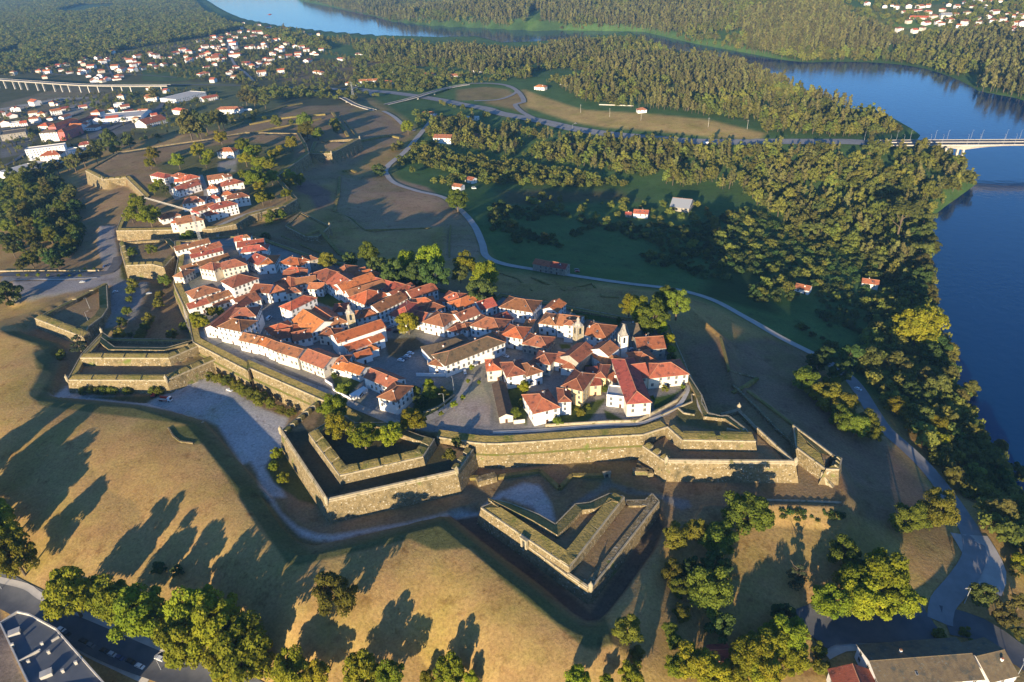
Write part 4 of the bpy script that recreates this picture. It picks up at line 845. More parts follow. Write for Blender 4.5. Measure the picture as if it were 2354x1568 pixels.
def trees(where, group, txt, kd, share=False, zfix=None, hk=1.0):
    cur = 'O'; ts = []
    for t in txt.split():
        if t in REG: cur = t
        else: ts.append((px(cur+' '+t)[0, 0], cur, t))
    for i, (_, cur, t) in enumerate(sorted(ts)):
        q = t.split(','); x, y, dm = map(float, q[:3]); k = q[3] if len(q) > 3 else kd; K = KIND[k]
        uv = px(f'{cur} {x},{y}'); scale_px = dm*REG[cur][2]/4
        p = ground(uv, 5.0)[0] if zfix is None else np.array([*onz(uv, zfix+3)[0][:2], zfix])
        dep = abs((p+np.array([0, 0, 4-CAM_Z])) @ FWD); R = scale_px/2*dep/F*(1.0); s = R/(3.3 if k in 'US' else 5.3)
        p = ground(uv, 5.2*s*hk)[0] if zfix is None else np.array([*onz(uv, zfix+5.2*s*hk)[0][:2], zfix])
        rz = random.uniform(0, 6.28); v = random.choice(K['v'])
        root = empty(K['name'], tuple(p), rz); root.scale = (s*random.uniform(.94, 1.06), s*random.uniform(.94, 1.06), s*hk*random.uniform(.94, 1.08))
        link('crown', v[0], root); link('trunk', v[1], root); TREES.append((p[0], p[1], R))
        if share: lab = f'{ADJ[k]} {where}'
        else: lab = f'{ADJ[k]}, {ordn(i)} from left {where}'
        tag(root, lab, 'bush' if k == 'B' else 'tree', group)
def ordn(i): return ORD[i] if i < 20 else ('twenty-'+ORD[i-20] if i < 29 else ('thirtieth' if i == 29 else 'thirty-'+ORD[i-30]))
G = 'trees along the streets and slopes'
trees('lining the street at the bottom left', 'street plane trees', 'D0 60,300,230 120,500,330 590,830,400 950,900,360 1200,1010,430 1620,980,400 1560,1250,430 1870,1130,450 2060,1330,470 1930,1440,360', 'P', hk=1.4)
trees('beyond the left edge of the street row', 'tall trees at the left edge', 'D0 -120,330,340 -60,180,300 -200,120,320 -330,250,380 -420,60,360 -560,160,380 -260,-60,300 -650,-60,380', 'P', hk=1.45)
trees('along the bottom slope edge', 'slope edge plane trees', 'D1 60,1290,250 90,1440,230 350,1480,320 570,1530,220 950,1510,300 1180,1540,250 1700,1500,270 1500,1566,150 1880,1562,140 D2 650,1550,220 1120,1530,230 900,1568,120', 'P', hk=1.5)
trees('standing on the open golden slope', G, 'D1 720,810,350 D2 1085,1125,265 1165,1330,140 D0 1340,600,130,D 1500,620,110,D', 'O')
trees('in the clump right of the arrow ravelin', 'oaks right of the ravelin', 'D2 2110,130,400 1850,330,300 1660,280,220 1480,340,230 1480,640,210 1620,600,200,D 1760,800,400 1830,560,260,D 1540,990,150 1440,1120,140 1880,1080,260,D 1480,1230,150 1530,760,180', 'O')
trees('in the plane grove at the bottom right', 'plane trees of the lower grove', 'D2 1500,1450,220 1620,1420,320 1800,1490,300 1950,1540,260 2060,1390,340 2210,1300,300 2260,1500,300 2290,1160,170 D3 40,1330,320 200,1250,300 330,1180,320 380,1380,260 110,1490,300 700,900,320 880,720,320 1000,890,380 1170,720,430 1260,880,350', 'P', hk=1.1)
trees('on the dry ground by the right hand road', G, 'D3 300,1000,220,D 830,480,280 420,640,270,C 1375,190,270 1620,120,330 1970,840,250,E 2180,1010,260,E 2300,900,170,E 2290,1160,130,E 1830,1130,90,B 620,1430,150,B 600,1290,120,B 1620,1150,110,B 1920,1240,90,B', 'O')
trees('in the line below the river side glacis', 'oaks below the glacis', 'C3 470,500,220 600,600,200 690,560,170 700,660,230 810,720,240 790,830,200 900,900,210 1020,870,200 1050,950,180 650,310,210,D 770,450,200,D 560,350,180,D 860,300,220,D', 'O')
trees('in the riverside wood beside the bending road', 'riverside trees', 'C3 1040,340,240 1250,370,220 1310,460,160 1250,740,175,P 1500,500,180 1600,580,250 1690,490,200 1780,680,180 1880,590,160 1470,820,200 1600,900,180,P 1600,1030,170,P 1700,860,170 1850,1150,230 1980,1090,190 2060,1230,290 2130,1080,140 1950,1430,150,P 2110,1330,210,D 2250,1300,210,D 1440,60,380,P 1600,200,210,D 1540,300,220,D 1850,900,190,D 1760,1010,190,D 1370,600,200,D 1450,680,190,D 2200,1480,220,D D3 2150,120,230 2280,300,230,D 2290,560,150,P', 'E')
trees('along the right river shore', 'shore trees', 'B3 1290,520,230,U 1480,540,200 1500,650,190 1540,740,180 1450,790,190 1480,900,180 1500,980,190 1530,1060,140 1530,1130,140 1560,1200,120 1440,440,170 1400,640,180,D 1440,1000,200,D 1400,1120,220,D', 'E')
trees('in the tree row behind the north houses', 'north row trees', 'B1 1325,880,201,P 1540,870,235,P 1205,890,112,P 1815,890,196,P 1985,980,246,P 1010,800,179,O 650,860,145,O 1560,980,268 1390,970,235 1220,980,224 1090,920,179 1950,1110,257 850,850,123 1780,960,145', 'D', zfix=-2, hk=1.15)
trees('on the shaded slope north of the town', G, 'B1 1755,340,200,O 1085,80,120 130,640,90 175,480,115,O 260,460,110,O', 'D')
trees('in the grove by the church square', 'square grove trees', 'B2 1095,1230,168 1190,1270,204 1300,1330,252,O 1410,1180,228,O 1500,1230,216,O 1340,1250,192,O 1190,1350,132 1370,1420,120 1430,1520,108', 'P', zfix=0, hk=1.2)
trees('among the town gardens', 'garden trees', 'B1 1340,1395,190,P B2 1010,1355,50 720,1330,60,B C2 1450,250,80,P 1450,320,90,D 210,570,110,P 185,700,70 130,790,110 740,410,60,P 890,590,70 680,770,80,B 740,735,60,B 490,850,90,B 1400,580,60 1290,650,40,B 1550,560,50,B C1 1520,545,100,P 1400,600,110 1520,620,150 1630,620,115 1440,680,130,D 715,470,60 790,560,125,B 1690,1130,110,B 1745,1030,100,D', 'O', zfix=0)
trees('on the upper tier of the front bastion', 'bastion trees', 'C1 722,750,250 735,905,235 965,990,265 1190,985,220 1380,855,225', 'P', zfix=0)
trees('beside the gravel square of the manor', 'square saplings', 'C1 1880,405,50 1805,665,50 1730,725,65 1620,800,45 1850,520,40 1940,530,40', 'S', zfix=0)
trees('in the row under the left curtain wall', 'curtain row trees', 'C0 1790,480,90 1850,500,100 1930,520,115 2000,560,110 2060,600,115 2130,630,120 2200,670,120 2290,710,100 C1 100,655,95 170,690,80,P 260,765,95 350,785,90', 'O', zfix=-13.5)
trees('at the left foot of the front bastion', 'small round trees', 'C1 230,1140,110 205,1245,95 285,1345,110', 'P', zfix=-13.5)
trees('at the foot of the west bastion wall', 'clipped trees', 'C0 705,602,72 770,600,70 828,600,72 882,596,78 937,600,76 978,602,60 1065,606,70 1100,606,60 1290,606,80 1345,606,80', 'Y', zfix=-13.5, hk=1.0)
trees('around the gravel car park by the gate', 'car park trees', 'L 610,925,200,C 470,1010,90,B 1040,455,85 1025,515,80 1010,585,55 990,675,85 955,755,80 935,860,110 1020,862,50 1345,860,90 1450,800,80 1250,545,75 1240,620,90 1170,740,100 1140,800,90 1110,850,85 1090,895,85 1280,430,90 1290,370,70 1185,185,85 1035,215,80 1480,90,120', 'O')
trees('in the green courtyard by the west lane', 'courtyard trees', 'L 1540,735,110 1600,770,100 1660,680,100 1720,680,80 1545,790,80 1680,840,70', 'P', zfix=0)
trees('lining the gravel approach road', 'approach saplings', 'L 145,398,30 215,398,28 300,396,30 380,396,26 460,398,28 545,397,26 628,400,28 665,345,24 740,345,24', 'S')
trees('around the far walled quarter', 'far quarter trees', 'B0 1110,470,135 1265,485,190 1165,375,150 1345,200,95 1300,250,90 1400,250,80,D A0 1300,1310,130 1270,1385,100 1870,1170,110 1680,1280,130 1770,1320,100 1510,1370,130 1740,1380,90 2060,1240,130 2120,1300,120 2080,1350,130 2220,1390,120 2290,1380,100 2170,1290,110 2060,1480,90 2130,1520,120 B1 50,170,190 180,150,130 330,140,120 330,200,120 100,330,120 170,320,90 305,290,100 80,240,110 A1 60,1380,110 170,1400,110 200,1310,100 20,1280,110 350,1220,120 250,1270,80 420,1530,110', 'P')
trees('on the grass works beyond the far quarter', 'outer works trees', 'A1 465,1030,150 480,1110,150 570,1130,115 720,1045,90 735,1090,75 225,1030,100 350,1030,50 1335,1080,115,P 30,1020,40 130,1000,40 A0 2150,1000,40 2240,1000,40', 'O')
trees('in the dark belt below the suburb', 'belt trees', 'A0 1600,1080,200 1690,1110,130 1740,1040,130 1840,1010,140 1885,1030,110 1660,1000,110 1090,1200,120 930,1210,160 980,1260,120 800,1310,145 700,1345,130 620,1385,140 560,1390,110 480,1420,110 420,1430,120 300,1440,120 850,1260,110 1300,800,100 2080,830,130 2150,850,110 2240,860,100 220,1500,130 100,1500,130', 'E', hk=1.15)
trees('in the evergreen wood above the approach road', 'west wood trees', 'B0 150,180,132,O 200,300,132,O 110,400,132 350,350,132,E 270,250,123 400,260,114 600,270,123,E 70,560,140 250,540,132,O 400,520,140,O 120,480,132,E 480,480,132,E 540,560,132,E 300,660,140,O 420,640,140,O 580,700,132,O 100,760,140,E 260,850,140 430,830,140,D 480,880,123,D 350,560,132 620,590,114,O 220,420,132 60,290,132 160,640,132 520,400,114 650,390,123,D 560,330,105,E 40,1120,228,D 320,760,132,E 30,680,132,E 180,900,114,E 380,200,105,E', 'O', share=True, hk=1.05)
# ------------------------------------------------------------------ woods nobody could count
def variants(tag_, ks):
    c = bpy.data.collections.new(tag_)
    for i, (cm, tm) in enumerate(ks):
        b = bpy.data.objects.new(f'{tag_} {i:02d}', cm); c.objects.link(b)
    return c
def low(name, m, lob, per, size, seed, trunk=None):
    me = crown_me(name, m, lob, per, size, seed); 
    if trunk:
        t = trunk_me('t', *trunk, seed=seed); import bmesh; bm = bmesh.new(); bm.from_mesh(me); k = len(bm.faces); bm.from_mesh(t); bm.faces.ensure_lookup_table()
        for f in bm.faces[k:]: f.material_index = 1
        bm.to_mesh(me); bm.free(); me.materials.append(BARK)
    return (me, None)
LEAF_F = foliage('mixed wood leaves', (.20, .205, .034), (.125, .145, .028), .38, .03)
LEAF_K = foliage('eucalyptus leaves', (.20, .19, .055), (.135, .135, .040), .38, .02)
VR = variants('broadleaf', [low('broadleaf', LEAF_F, lobes_round(13, 4.6, 5.0, 4.4, 1.9, 300+i), 32, .62, 300+i) for i in range(4)])
def tall(i):
    r = random.Random(i); return [((r.uniform(-.9, .9), r.uniform(-.9, .9), 3.6+k*.85), (1.7-.11*k, 1.7-.11*k, 1.1)) for k in range(8)]
VT = variants('eucalyptus', [low('eucalyptus', LEAF_K, tall(i), 34, .42, 400+i, (9, .16, 3)) for i in range(4)])
VM = variants('mixed', [low('mixed', LEAF_K, tall(i+20), 34, .42, 420+i, (9, .16, 3)) for i in range(3)]+[low('mixed', LEAF_F, lobes_round(13, 3.4, 5.4, 4.4, 1.6, 440+i), 32, .55, 440+i, (6, .2, 3)) for i in range(4)]+[low('mixed', LEAF_E, lobes_round(11, 4.4, 4.0, 3.4, 1.9, 450+i), 32, .6, 450+i) for i in range(2)])
VB = variants('scrub', [low('scrub', LEAF_D, lobes_round(9, 4.4, 3.0, 3.4, 2.4, 500+i), 30, .7, 500+i) for i in range(3)])
def wood_nodes(coll):
    g = bpy.data.node_groups.new('wood', 'GeometryNodeTree'); g.interface.new_socket('Geometry', in_out='INPUT', socket_type='NodeSocketGeometry'); g.interface.new_socket('Geometry', in_out='OUTPUT', socket_type='NodeSocketGeometry')
    N, L = g.nodes, g.links; i = N.new('NodeGroupInput'); o = N.new('NodeGroupOutput'); p = N.new('GeometryNodeInstanceOnPoints'); c = N.new('GeometryNodeCollectionInfo')
    c.inputs['Collection'].default_value = coll; c.inputs['Separate Children'].default_value = True; c.inputs['Reset Children'].default_value = True; p.inputs['Pick Instance'].default_value = True
    def attr(n, t): a = N.new('GeometryNodeInputNamedAttribute'); a.data_type = t; a.inputs['Name'].default_value = n; return a.outputs['Attribute']
    L.new(i.outputs[0], p.inputs['Points']); L.new(c.outputs[0], p.inputs['Instance']); L.new(attr('pick', 'INT'), p.inputs['Instance Index']); L.new(attr('turn', 'FLOAT_VECTOR'), p.inputs['Rotation']); L.new(attr('size', 'FLOAT_VECTOR'), p.inputs['Scale']); L.new(p.outputs[0], o.inputs[0]); return g
NODES = {}
AVOID = []     # (world polygon, margin)
def wood(name, label, polys, coll, spacing, smin, smax, tallk=1.0, hole=0.0, holes=(), stand=0):
    pts = []
    hp = [gp(s)[:, :2] for s in holes]
    for s in polys:
        p = gp(s)[:, :2]; lo, hi = p.min(0), p.max(0); gx = np.arange(lo[0], hi[0], spacing); gy = np.arange(lo[1], hi[1], spacing*.87); X, Y = np.meshgrid(gx, gy); X[::2] += spacing/2
        x = (X+RNG.uniform(-.4, .4, X.shape)*spacing).ravel(); y = (Y+RNG.uniform(-.4, .4, X.shape)*spacing).ravel(); m = sdist(p, x, y) < 0; x, y = x[m], y[m]
        if hole:   # glades
            nz = sum(np.sin(x*a+b)*np.cos(y*c+d) for a, b, c, d in ((.011, 1, .013, 2), (.023, 3, .019, .5), (.047, 0, .041, 1), (.09, 2, .083, 4)))/2; k = nz > hole-1; x, y = x[k], y[k]
        if stand:
            nz = np.sin(x*.0083+1)*np.cos(y*.0071+2)+.7*np.sin(x*.017+y*.009)*np.cos(y*.021-x*.006+1); k = nz*stand > 0; x, y = x[k], y[k]
        pts.append(np.stack([x, y], 1))
    q = np.concatenate(pts); x, y = q[:, 0], q[:, 1]; keep = np.ones(len(x), bool)
    for p, mg in AVOID+[(h, 0) for h in hp]:
        lo, hi = p.min(0)-mg, p.max(0)+mg; m = (x > lo[0]) & (x < hi[0]) & (y > lo[1]) & (y < hi[1]); 
        if m.any(): keep[np.where(m)[0][sdist(p, x[m], y[m]) < mg]] = False
    for cx, cy, r in TREES:
        keep &= (x-cx)**2+(y-cy)**2 > (r*.75)**2
    for cx, cy, a, l, d in FOOT:
        m = np.where((abs(x-cx) < 60) & (abs(y-cy) < 60))[0]
        if len(m): dx, dy = x[m]-cx, y[m]-cy; u = dx*math.cos(a)+dy*math.sin(a); v = -dx*math.sin(a)+dy*math.cos(a); keep[m[(abs(u) < l+2.5) & (abs(v) < d+2.5)]] = False
    z = hh(x, y); keep &= z > RIV+.3; x, y, z = x[keep], y[keep], z[keep]; n = len(x)
    me = bpy.data.meshes.new(name); me.vertices.add(n); me.vertices.foreach_set('co', np.stack([x, y, z-.3], 1).astype(np.float32).ravel())
    s = RNG.uniform(smin, smax, n)*RNG.uniform(.8, 1.1, n); sz = np.stack([s, s*RNG.uniform(.85, 1.15, n), s*tallk*RNG.uniform(.85, 1.25, n)], 1); rot = np.zeros((n, 3)); rot[:, 2] = RNG.uniform(0, 6.28, n); rot[:, :2] = RNG.normal(0, .05, (n, 2))
    for k, t, v in (('size', 'FLOAT_VECTOR', sz), ('turn', 'FLOAT_VECTOR', rot)): a = me.attributes.new(k, t, 'POINT'); a.data.foreach_set('vector', v.astype(np.float32).ravel())
    a = me.attributes.new('pick', 'INT', 'POINT'); a.data.foreach_set('value', RNG.integers(0, len(coll.objects), n).astype(np.int32))
    o = link(name, me); md = o.modifiers.new('wood', 'NODES'); NODES[coll.name] = NODES.get(coll.name) or wood_nodes(coll); md.node_group = NODES[coll.name]; tag(o, label, 'wood', kind='stuff'); print(name, n); return o
# ------------------------------------------------------------------ roads
def smooth(P, step=4.0):
    P = np.asarray(P)[:, :2]; out = []
    for i in range(len(P)-1):
        p0, p1, p2, p3 = P[max(i-1, 0)], P[i], P[i+1], P[min(i+2, len(P)-1)]; n = max(2, int(np.linalg.norm(p2-p1)/step))
        for k in range(n):
            t = k/n; out.append(.5*((2*p1)+(-p0+p2)*t+(2*p0-5*p1+4*p2-p3)*t*t+(-p0+3*p1-3*p2+p3)*t**3))
    out.append(P[-1]); return np.array(out)
def ribbon(name, C, width, m, label, zs=None, off=.12, kind='structure', cat='road', avoid=True, shift=0.0, build=True):
    t = np.gradient(C, axis=0); t /= np.linalg.norm(t, axis=1)[:, None]; nr = np.stack([t[:, 1], -t[:, 0]], 1); k = 5; b = MB(); rows = []
    for j in range(k):
        q = C+nr*(shift+width*(j/(k-1)-.5)); rows.append(q)
    allq = np.concatenate(rows); z = hh(allq[:, 0], allq[:, 1]) if zs is None else np.tile(zs, k); dist = np.hypot(allq[:, 0], allq[:, 1])
    z = z.reshape(k, -1); 
    if zs is None: z = np.maximum(z, z.mean(0)[None]-.3)
    z = z+(off+dist.reshape(k, -1)*.0006 if zs is None else off)
    n = len(C); v = [(*rows[j][i], z[j][i]) for i in range(n) for j in range(k)]; f = [[i*k+j+1, i*k+j, (i+1)*k+j, (i+1)*k+j+1] for i in range(n-1) for j in range(k-1)]
    o = link(name, mesh(name, v, f, m, smooth=True)); tag(o, label, cat, kind=kind)
    if avoid: AVOID.append((np.concatenate([C-nr*width/2, (C+nr*width/2)[::-1]]), 13.0 if width > 20 else 4.0))
    return o
def road(s, width, label, m=None, name='road', z=None, **kw):
    P = gp(s) if z is None else pz(s, z); return ribbon(name, smooth(P, 4 if np.abs(P).max() < 900 else 10), width, m or ASPHALT, label, **kw)
road('O -60,1290 0,1352 130,1420 260,1485 380,1530 560,1600 700,1680', 13, 'dark asphalt street under the plane trees at the lower left')
road('D0 -60,690 220,760 440,890 1330,1260 1420,1300', 2.6, 'pale pavement along the lower left street', GRAVEL, 'pavement', off=.22, avoid=False)
road('D0 420,1060 700,1290 1000,1440 1260,1560', 3.0, 'grey pavement on the far kerb of the street', CONC, 'pavement', off=.2, avoid=False)
road('O 885,395 893,380 930,350 958,318 985,285 1000,262', 7, 'narrow lane climbing from the bend to the junction', GRAVEL)
road('O 885,395 905,420 960,440 1020,455 1060,485 1090,520 1108,560 1118,590 1160,608 1240,622 1340,638 1460,655 1560,668 1640,692 1720,735 1790,775 1870,815', 6.5, 'grey lane curving round the grassy slope above the fields', GRAVEL)
road('O 1870,815 1950,870 2000,940 2030,985 2080,1030 2130,1080 2170,1130 2210,1190 2235,1240 2235,1290 2205,1340 2165,1390 2160,1430', 9, 'riverside road bending down towards the houses', ROADGREY)
road('O 2225,1230 2262,1300 2250,1345', 16, 'broad gravel lay-by beside the road bend', GRAVEL, 'lay_by', off=.08)
road('O 2170,1425 2260,1450 2330,1500 2420,1560', 13, 'asphalt street running off at the lower right corner', ASPHALT, off=.14)
road('D3 500,1150 620,1090 900,1070 1300,1080 1560,1060', 17, 'asphalt yard behind the lower right houses', ASPHALT, 'road', off=.1)
road('D3 650,1340 800,1270 1000,1260 1300,1230', 4, 'pale pavement in front of the lower right houses', CONC, 'pavement', off=.25, avoid=False)
road('C1 0,345 320,490 640,610 800,690 960,760 1180,850 1300,880 1500,840 1680,740 1790,640 1850,520 1870,470', 4.6, 'cobbled rampart street running past the white houses', GREYW, z=0, zs=None, off=.08)
road('C2 -60,955 300,940 900,890 1150,885 1300,840 1500,740 1590,600 1600,500', 2.2, 'narrow footpath along the front parapet', CONC, 'path', z=0, off=.1)
road('R 590,370 615,480 620,560 640,620 690,680', 2.6, 'pale path across the river side bastion top', CONC, 'path', z=.1, off=1.0)
road('B0 1580,1130 1590,1300 1680,1440 1860,1560', 6, 'cobbled lane climbing from the west gate', GREYW, z=0, off=.08)
road('B0 1790,600 1900,540 2100,460 2331,400', 5, 'grey street along the far quarter edge', GREYW, z=-3, off=.1)
road('B0 1400,130 1440,250 1510,340', 4.5, 'shaded side street of the far quarter', GREYW, z=-3, off=.1)
road('B0 1700,130 1740,240 1750,340', 4.5, 'shaded main street of the far quarter', GREYW, z=-3, off=.1)
road('A1 1130,945 1230,1000 1330,1090 1400,1110', 7, 'lane leading to the roundabout by the white houses', GRAVEL)
# motorway with its loop
road('O 560,230 700,212 830,205 860,222', 12, 'straight main road passing the suburb', ROADGREY, 'road')
road('A1 950,770 1150,785 1350,810 1600,850 1800,890 2000,925 A2 0,965 250,1010 450,1055 650,1100 1000,1150 1500,1195 2000,1210 2331,1215 A3 0,1205 600,1205 1000,1215', 24, 'grey motorway heading for the river bridge', ROADGREY, 'motorway', off=.3)
road('A2 0,1000 250,1030 500,1075 700,1105 1000,1150', .6, 'pale central barrier line of the motorway', CONC, 'kerb', off=1.2, avoid=False)
road('A1 1850,714 1950,711 2040,712 2180,730 2280,790 2320,870 A2 130,890 180,950 300,1010 420,1040 560,1065', 9, 'looping motorway slip road around the dry grass island', ROADGREY, 'slip_road', off=.5)
road('A1 1900,860 2100,850 2220,810 2260,770 2180,735', 7, 'inner lane of the motorway loop', ROADGREY, 'slip_road', off=.45)
road('A1 0,735 300,745 600,745 800,760 950,730', 9, 'country road below the suburb', ROADGREY, 'road')
road('A1 680,800 800,850 900,890 1000,915', 8, 'road approaching the small overpass', ASPHALT, 'road')
road('A0 0,560 300,610 560,640 900,630 1200,640 1500,660', 6, 'winding lower lane of the suburb', ASPHALT)
road('A0 900,540 940,620 980,680', 5, 'short side lane of the suburb', ASPHALT)
road('A0 600,480 900,440 1200,430 1500,400 1930,380', 5, 'upper lane of the suburb', GRAVEL)
road('A0 1430,722 1900,725 2331,735', 10, 'highway continuing past the viaduct end', ASPHALT)
road('A0 700,950 560,1000 300,1060 0,1110', 8, 'road between the warehouses', ASPHALT)
road('A0 0,930 350,880 600,830', 8, 'gravel railway yard road', GRAVEL)
road('A0 780,1180 980,1080 1180,1000 1330,930 1400,850', 9, 'town road curving past the supermarkets', ASPHALT, 'road')
road('A0 1400,850 1330,940 1200,1060', 9, 'side road of the supermarkets', ASPHALT, 'road')
road('A0 1930,340 1950,460 2000,560 2080,620 2150,690', 7, 'straight street through the suburb', ROADGREY, 'road')
road('A0 0,1420 100,1380 230,1290', 7, 'curving street below the apartment blocks', ASPHALT, 'road')
road('L 0,392 400,392 800,385 900,330 930,250', 8, 'asphalt approach road to the walled town', ASPHALT, 'road', z=None)
road('L 95,437 420,432 760,418', 2.2, 'pale pavement along the approach road', CONC, 'pavement', off=.2, avoid=False)
# ------------------------------------------------------------------ bridges
def beam(name, label, A, B, width, thick, parent=None, mats=CONC): pass
def bridge(label, s, z, width, depthf, piers, pierm=CONC, rail=True, zb=None, cat='bridge', n=24):
    P = onz(px(s), z) if np.isscalar(z) else onz(px(s), np.array(z)); A, B = P[0], P[-1]; root = empty('bridge', tuple(A)); tag(root, label, cat)
    C = smooth(P, 12); t = np.linspace(0, 1, len(C)); zz = np.interp(np.arange(len(C)), np.linspace(0, len(C)-1, len(P)), P[:, 2])-A[2]; C = C-A[:2]
    tg = np.gradient(C, axis=0); tg /= np.linalg.norm(tg, axis=1)[:, None]; nr = np.stack([tg[:, 1], -tg[:, 0]], 1)
    d, r, k = MB(), MB(), MB()
    for i in range(len(C)-1):
        q = lambda j, w, h: (C[j][0]+nr[j][0]*w, C[j][1]+nr[j][1]*w, zz[j]+h); w2 = width/2; h0, h1 = -depthf(t[i]), -depthf(t[i+1]); wi = w2*.72
        d.face([q(i, w2, -.6), q(i+1, w2, -.6), q(i+1, w2, .0), q(i, w2, .0)]); d.face([q(i, -w2, 0), q(i+1, -w2, 0), q(i+1, -w2, -.6), q(i, -w2, -.6)])
        d.face([q(i, wi, h0), q(i+1, wi, h1), q(i+1, w2, -.6), q(i, w2, -.6)]); d.face([q(i, -w2, -.6), q(i+1, -w2, -.6), q(i+1, -wi, h1), q(i, -wi, h0)]); d.face([q(i, -wi, h0), q(i+1, -wi, h1), q(i+1, wi, h1), q(i, wi, h0)])
        r.face([q(i, w2, 0), q(i+1, w2, 0), q(i+1, -w2, 0), q(i, -w2, 0)], 0)
        for s_ in (-1, 1):
            a = s_*w2; b_ = s_*(w2-.35); ph = .45; k.face([q(i, a, .01), q(i+1, a, .01), q(i+1, a, ph), q(i, a, ph)][::s_ or 1]); k.face([q(i, b_, ph), q(i+1, b_, ph), q(i+1, b_, .01), q(i, b_, .01)][::s_ or 1]); k.face([q(i, a, ph), q(i+1, a, ph), q(i+1, b_, ph), q(i, b_, ph)][::s_ or 1])
        if width < 20: continue
        a, b_ = .25, -.25; k.face([q(i, a, .01), q(i+1, a, .01), q(i+1, a, .8), q(i, a, .8)]); k.face([q(i, b_, .8), q(i+1, b_, .8), q(i+1, b_, .01), q(i, b_, .01)]); k.face([q(i, a, .8), q(i+1, a, .8), q(i+1, b_, .8), q(i, b_, .8)])
    d.build('deck', CONC, root); r.build('roadway', ASPHALT, root); k.build('parapet', CONC, root)
    for f in piers:
        i = int(f*(len(C)-1)); gx, gy = C[i]+A[:2]; g = hh(gx, gy)[0]-1; ang = math.atan2(tg[i][1], tg[i][0]); b = MB(); h = zz[i]+A[2]-depthf(f)-g+.2; g0 = -h
        for o_ in ((-width*.3, width*.3) if width > 14 else (0,)): b.box(-1.1, 1.1, o_-1.6, o_+1.6, -h, 0)
        b.box(-1.2, 1.2, -width*.36, width*.36, -1.2, .05) if width > 14 else None
        p = b.build('pier', pierm, root); p.location = (C[i][0], C[i][1], zz[i]-depthf(f)+.1); p.rotation_euler = (0, 0, ang)
    AVOID.append((np.concatenate([C+A[:2]-nr*width/2, (C+A[:2]+nr*width/2)[::-1]]), 4.0)); return root, C+A[:2], nr, zz+A[2]
BR, bc, bn, bz = bridge('pale concrete motorway bridge arching low over the blue river', 'A3 1000,1212 1500,1208 2000,1206 2331,1204 2900,1200', -32, 25, lambda t: 2.2+4.6*max(0, 1-abs(t-.42)/.22)**2+4.6*max(0, 1-abs(t-1.0)/.22)**2, (.40, .43, .985))
VB_, vc, vn, vz = bridge('long white railway viaduct on tall thin piers at the far left', 'A0 -260,660 0,672 300,692 700,716 1100,722 1430,722', [-26, -26, -26, -27, -28, -29], 14, lambda t: 2.4, [.03+.047*i for i in range(21)])
_s = 'A1 1150,885 1300,850 1420,815 1560,776 1700,738 1850,714'; _g = gp(_s)[:, 2]; OV, oc, on_, oz = bridge('slip road overpass crossing the motorway', _s, [_g[0]+.4, _g[1]+3, _g[2]+6.5, _g[3]+6.5, _g[4]+3, _g[5]+.6], 10, lambda t: 1.5, (.3, .55), n=8)
_s = 'A1 760,830 830,865 900,888 990,912 1060,935'; _g = gp(_s)[:, 2]; OV2, *_ = bridge('small overpass carrying the lane over the cutting', _s, [_g[0]+.4, _g[1]+3, _g[2]+4, _g[3]+3, _g[4]+.4], 8, lambda t: 1.3, (.4, .6), n=6)
# ------------------------------------------------------------------ lamps, pylons
LAMP = None
def lamp_parts(h):
    b = MB(); b.tube([(0, 0, -.5), (0, 0, h)], [.16, .09], 6); a = MB(); a.tube([(0, 0, h-.1), (.5, 0, h+.25), (1.8, 0, h+.35)], .07, 5); c = MB(); c.box(1.5, 2.5, -.16, .16, h+.28, h+.45); return b.me('pole', METAL), a.me('arm', METAL), c.me('lantern', CONC)
LM = {h: lamp_parts(h) for h in (12, 9)}
def lamp(loc, rz, label, group, h=12):
    r = empty('street_lamp', tuple(loc), rz); tag(r, label, 'street lamp', group)
    for n_, m_ in zip(('pole', 'arm', 'lantern'), LM[h]): link(n_, m_, r)
for sd, side in ((-1, 'far'), (1, 'near')):
    k = 0
    for f in np.arange(.02+(.03 if sd > 0 else 0), .8, .078):
        i = int(f*(len(bc)-1)); lamp((*(bc[i]+bn[i]*sd*11.8), bz[i]), math.atan2(-bn[i][1]*sd, -bn[i][0]*sd), f'tall grey street lamp, {ORD[k]} from left on the {side} edge of the river bridge', 'bridge lamps'); k += 1
for i, (s, w_) in enumerate((('D3 1825,900', 'grey street lamp by the junction kerb at the lower right'), ('D3 2255,1550', 'street lamp leaning over the lower right street'), ('D0 15,780', 'street lamp at the lower left street corner'), ('D0 1370,1470', 'street lamp beside the parked cars under the plane trees'), ('L 705,655', 'slim lamp post on the small ravelin'), ('L 700,775', 'second slim lamp post on the small ravelin, nearer the gorge'), ('C1 1730,620', 'lamp post by the shady little park'), ('C1 1650,745', 'lamp post on the low park wall'), ('A2 615,1105', 'tall lamp by the motorway junction'), ('A1 875,860', 'lamp post by the small overpass'))):
    p = gp(s)[0]; lamp(p, random.uniform(0, 6), w_, None, 9)
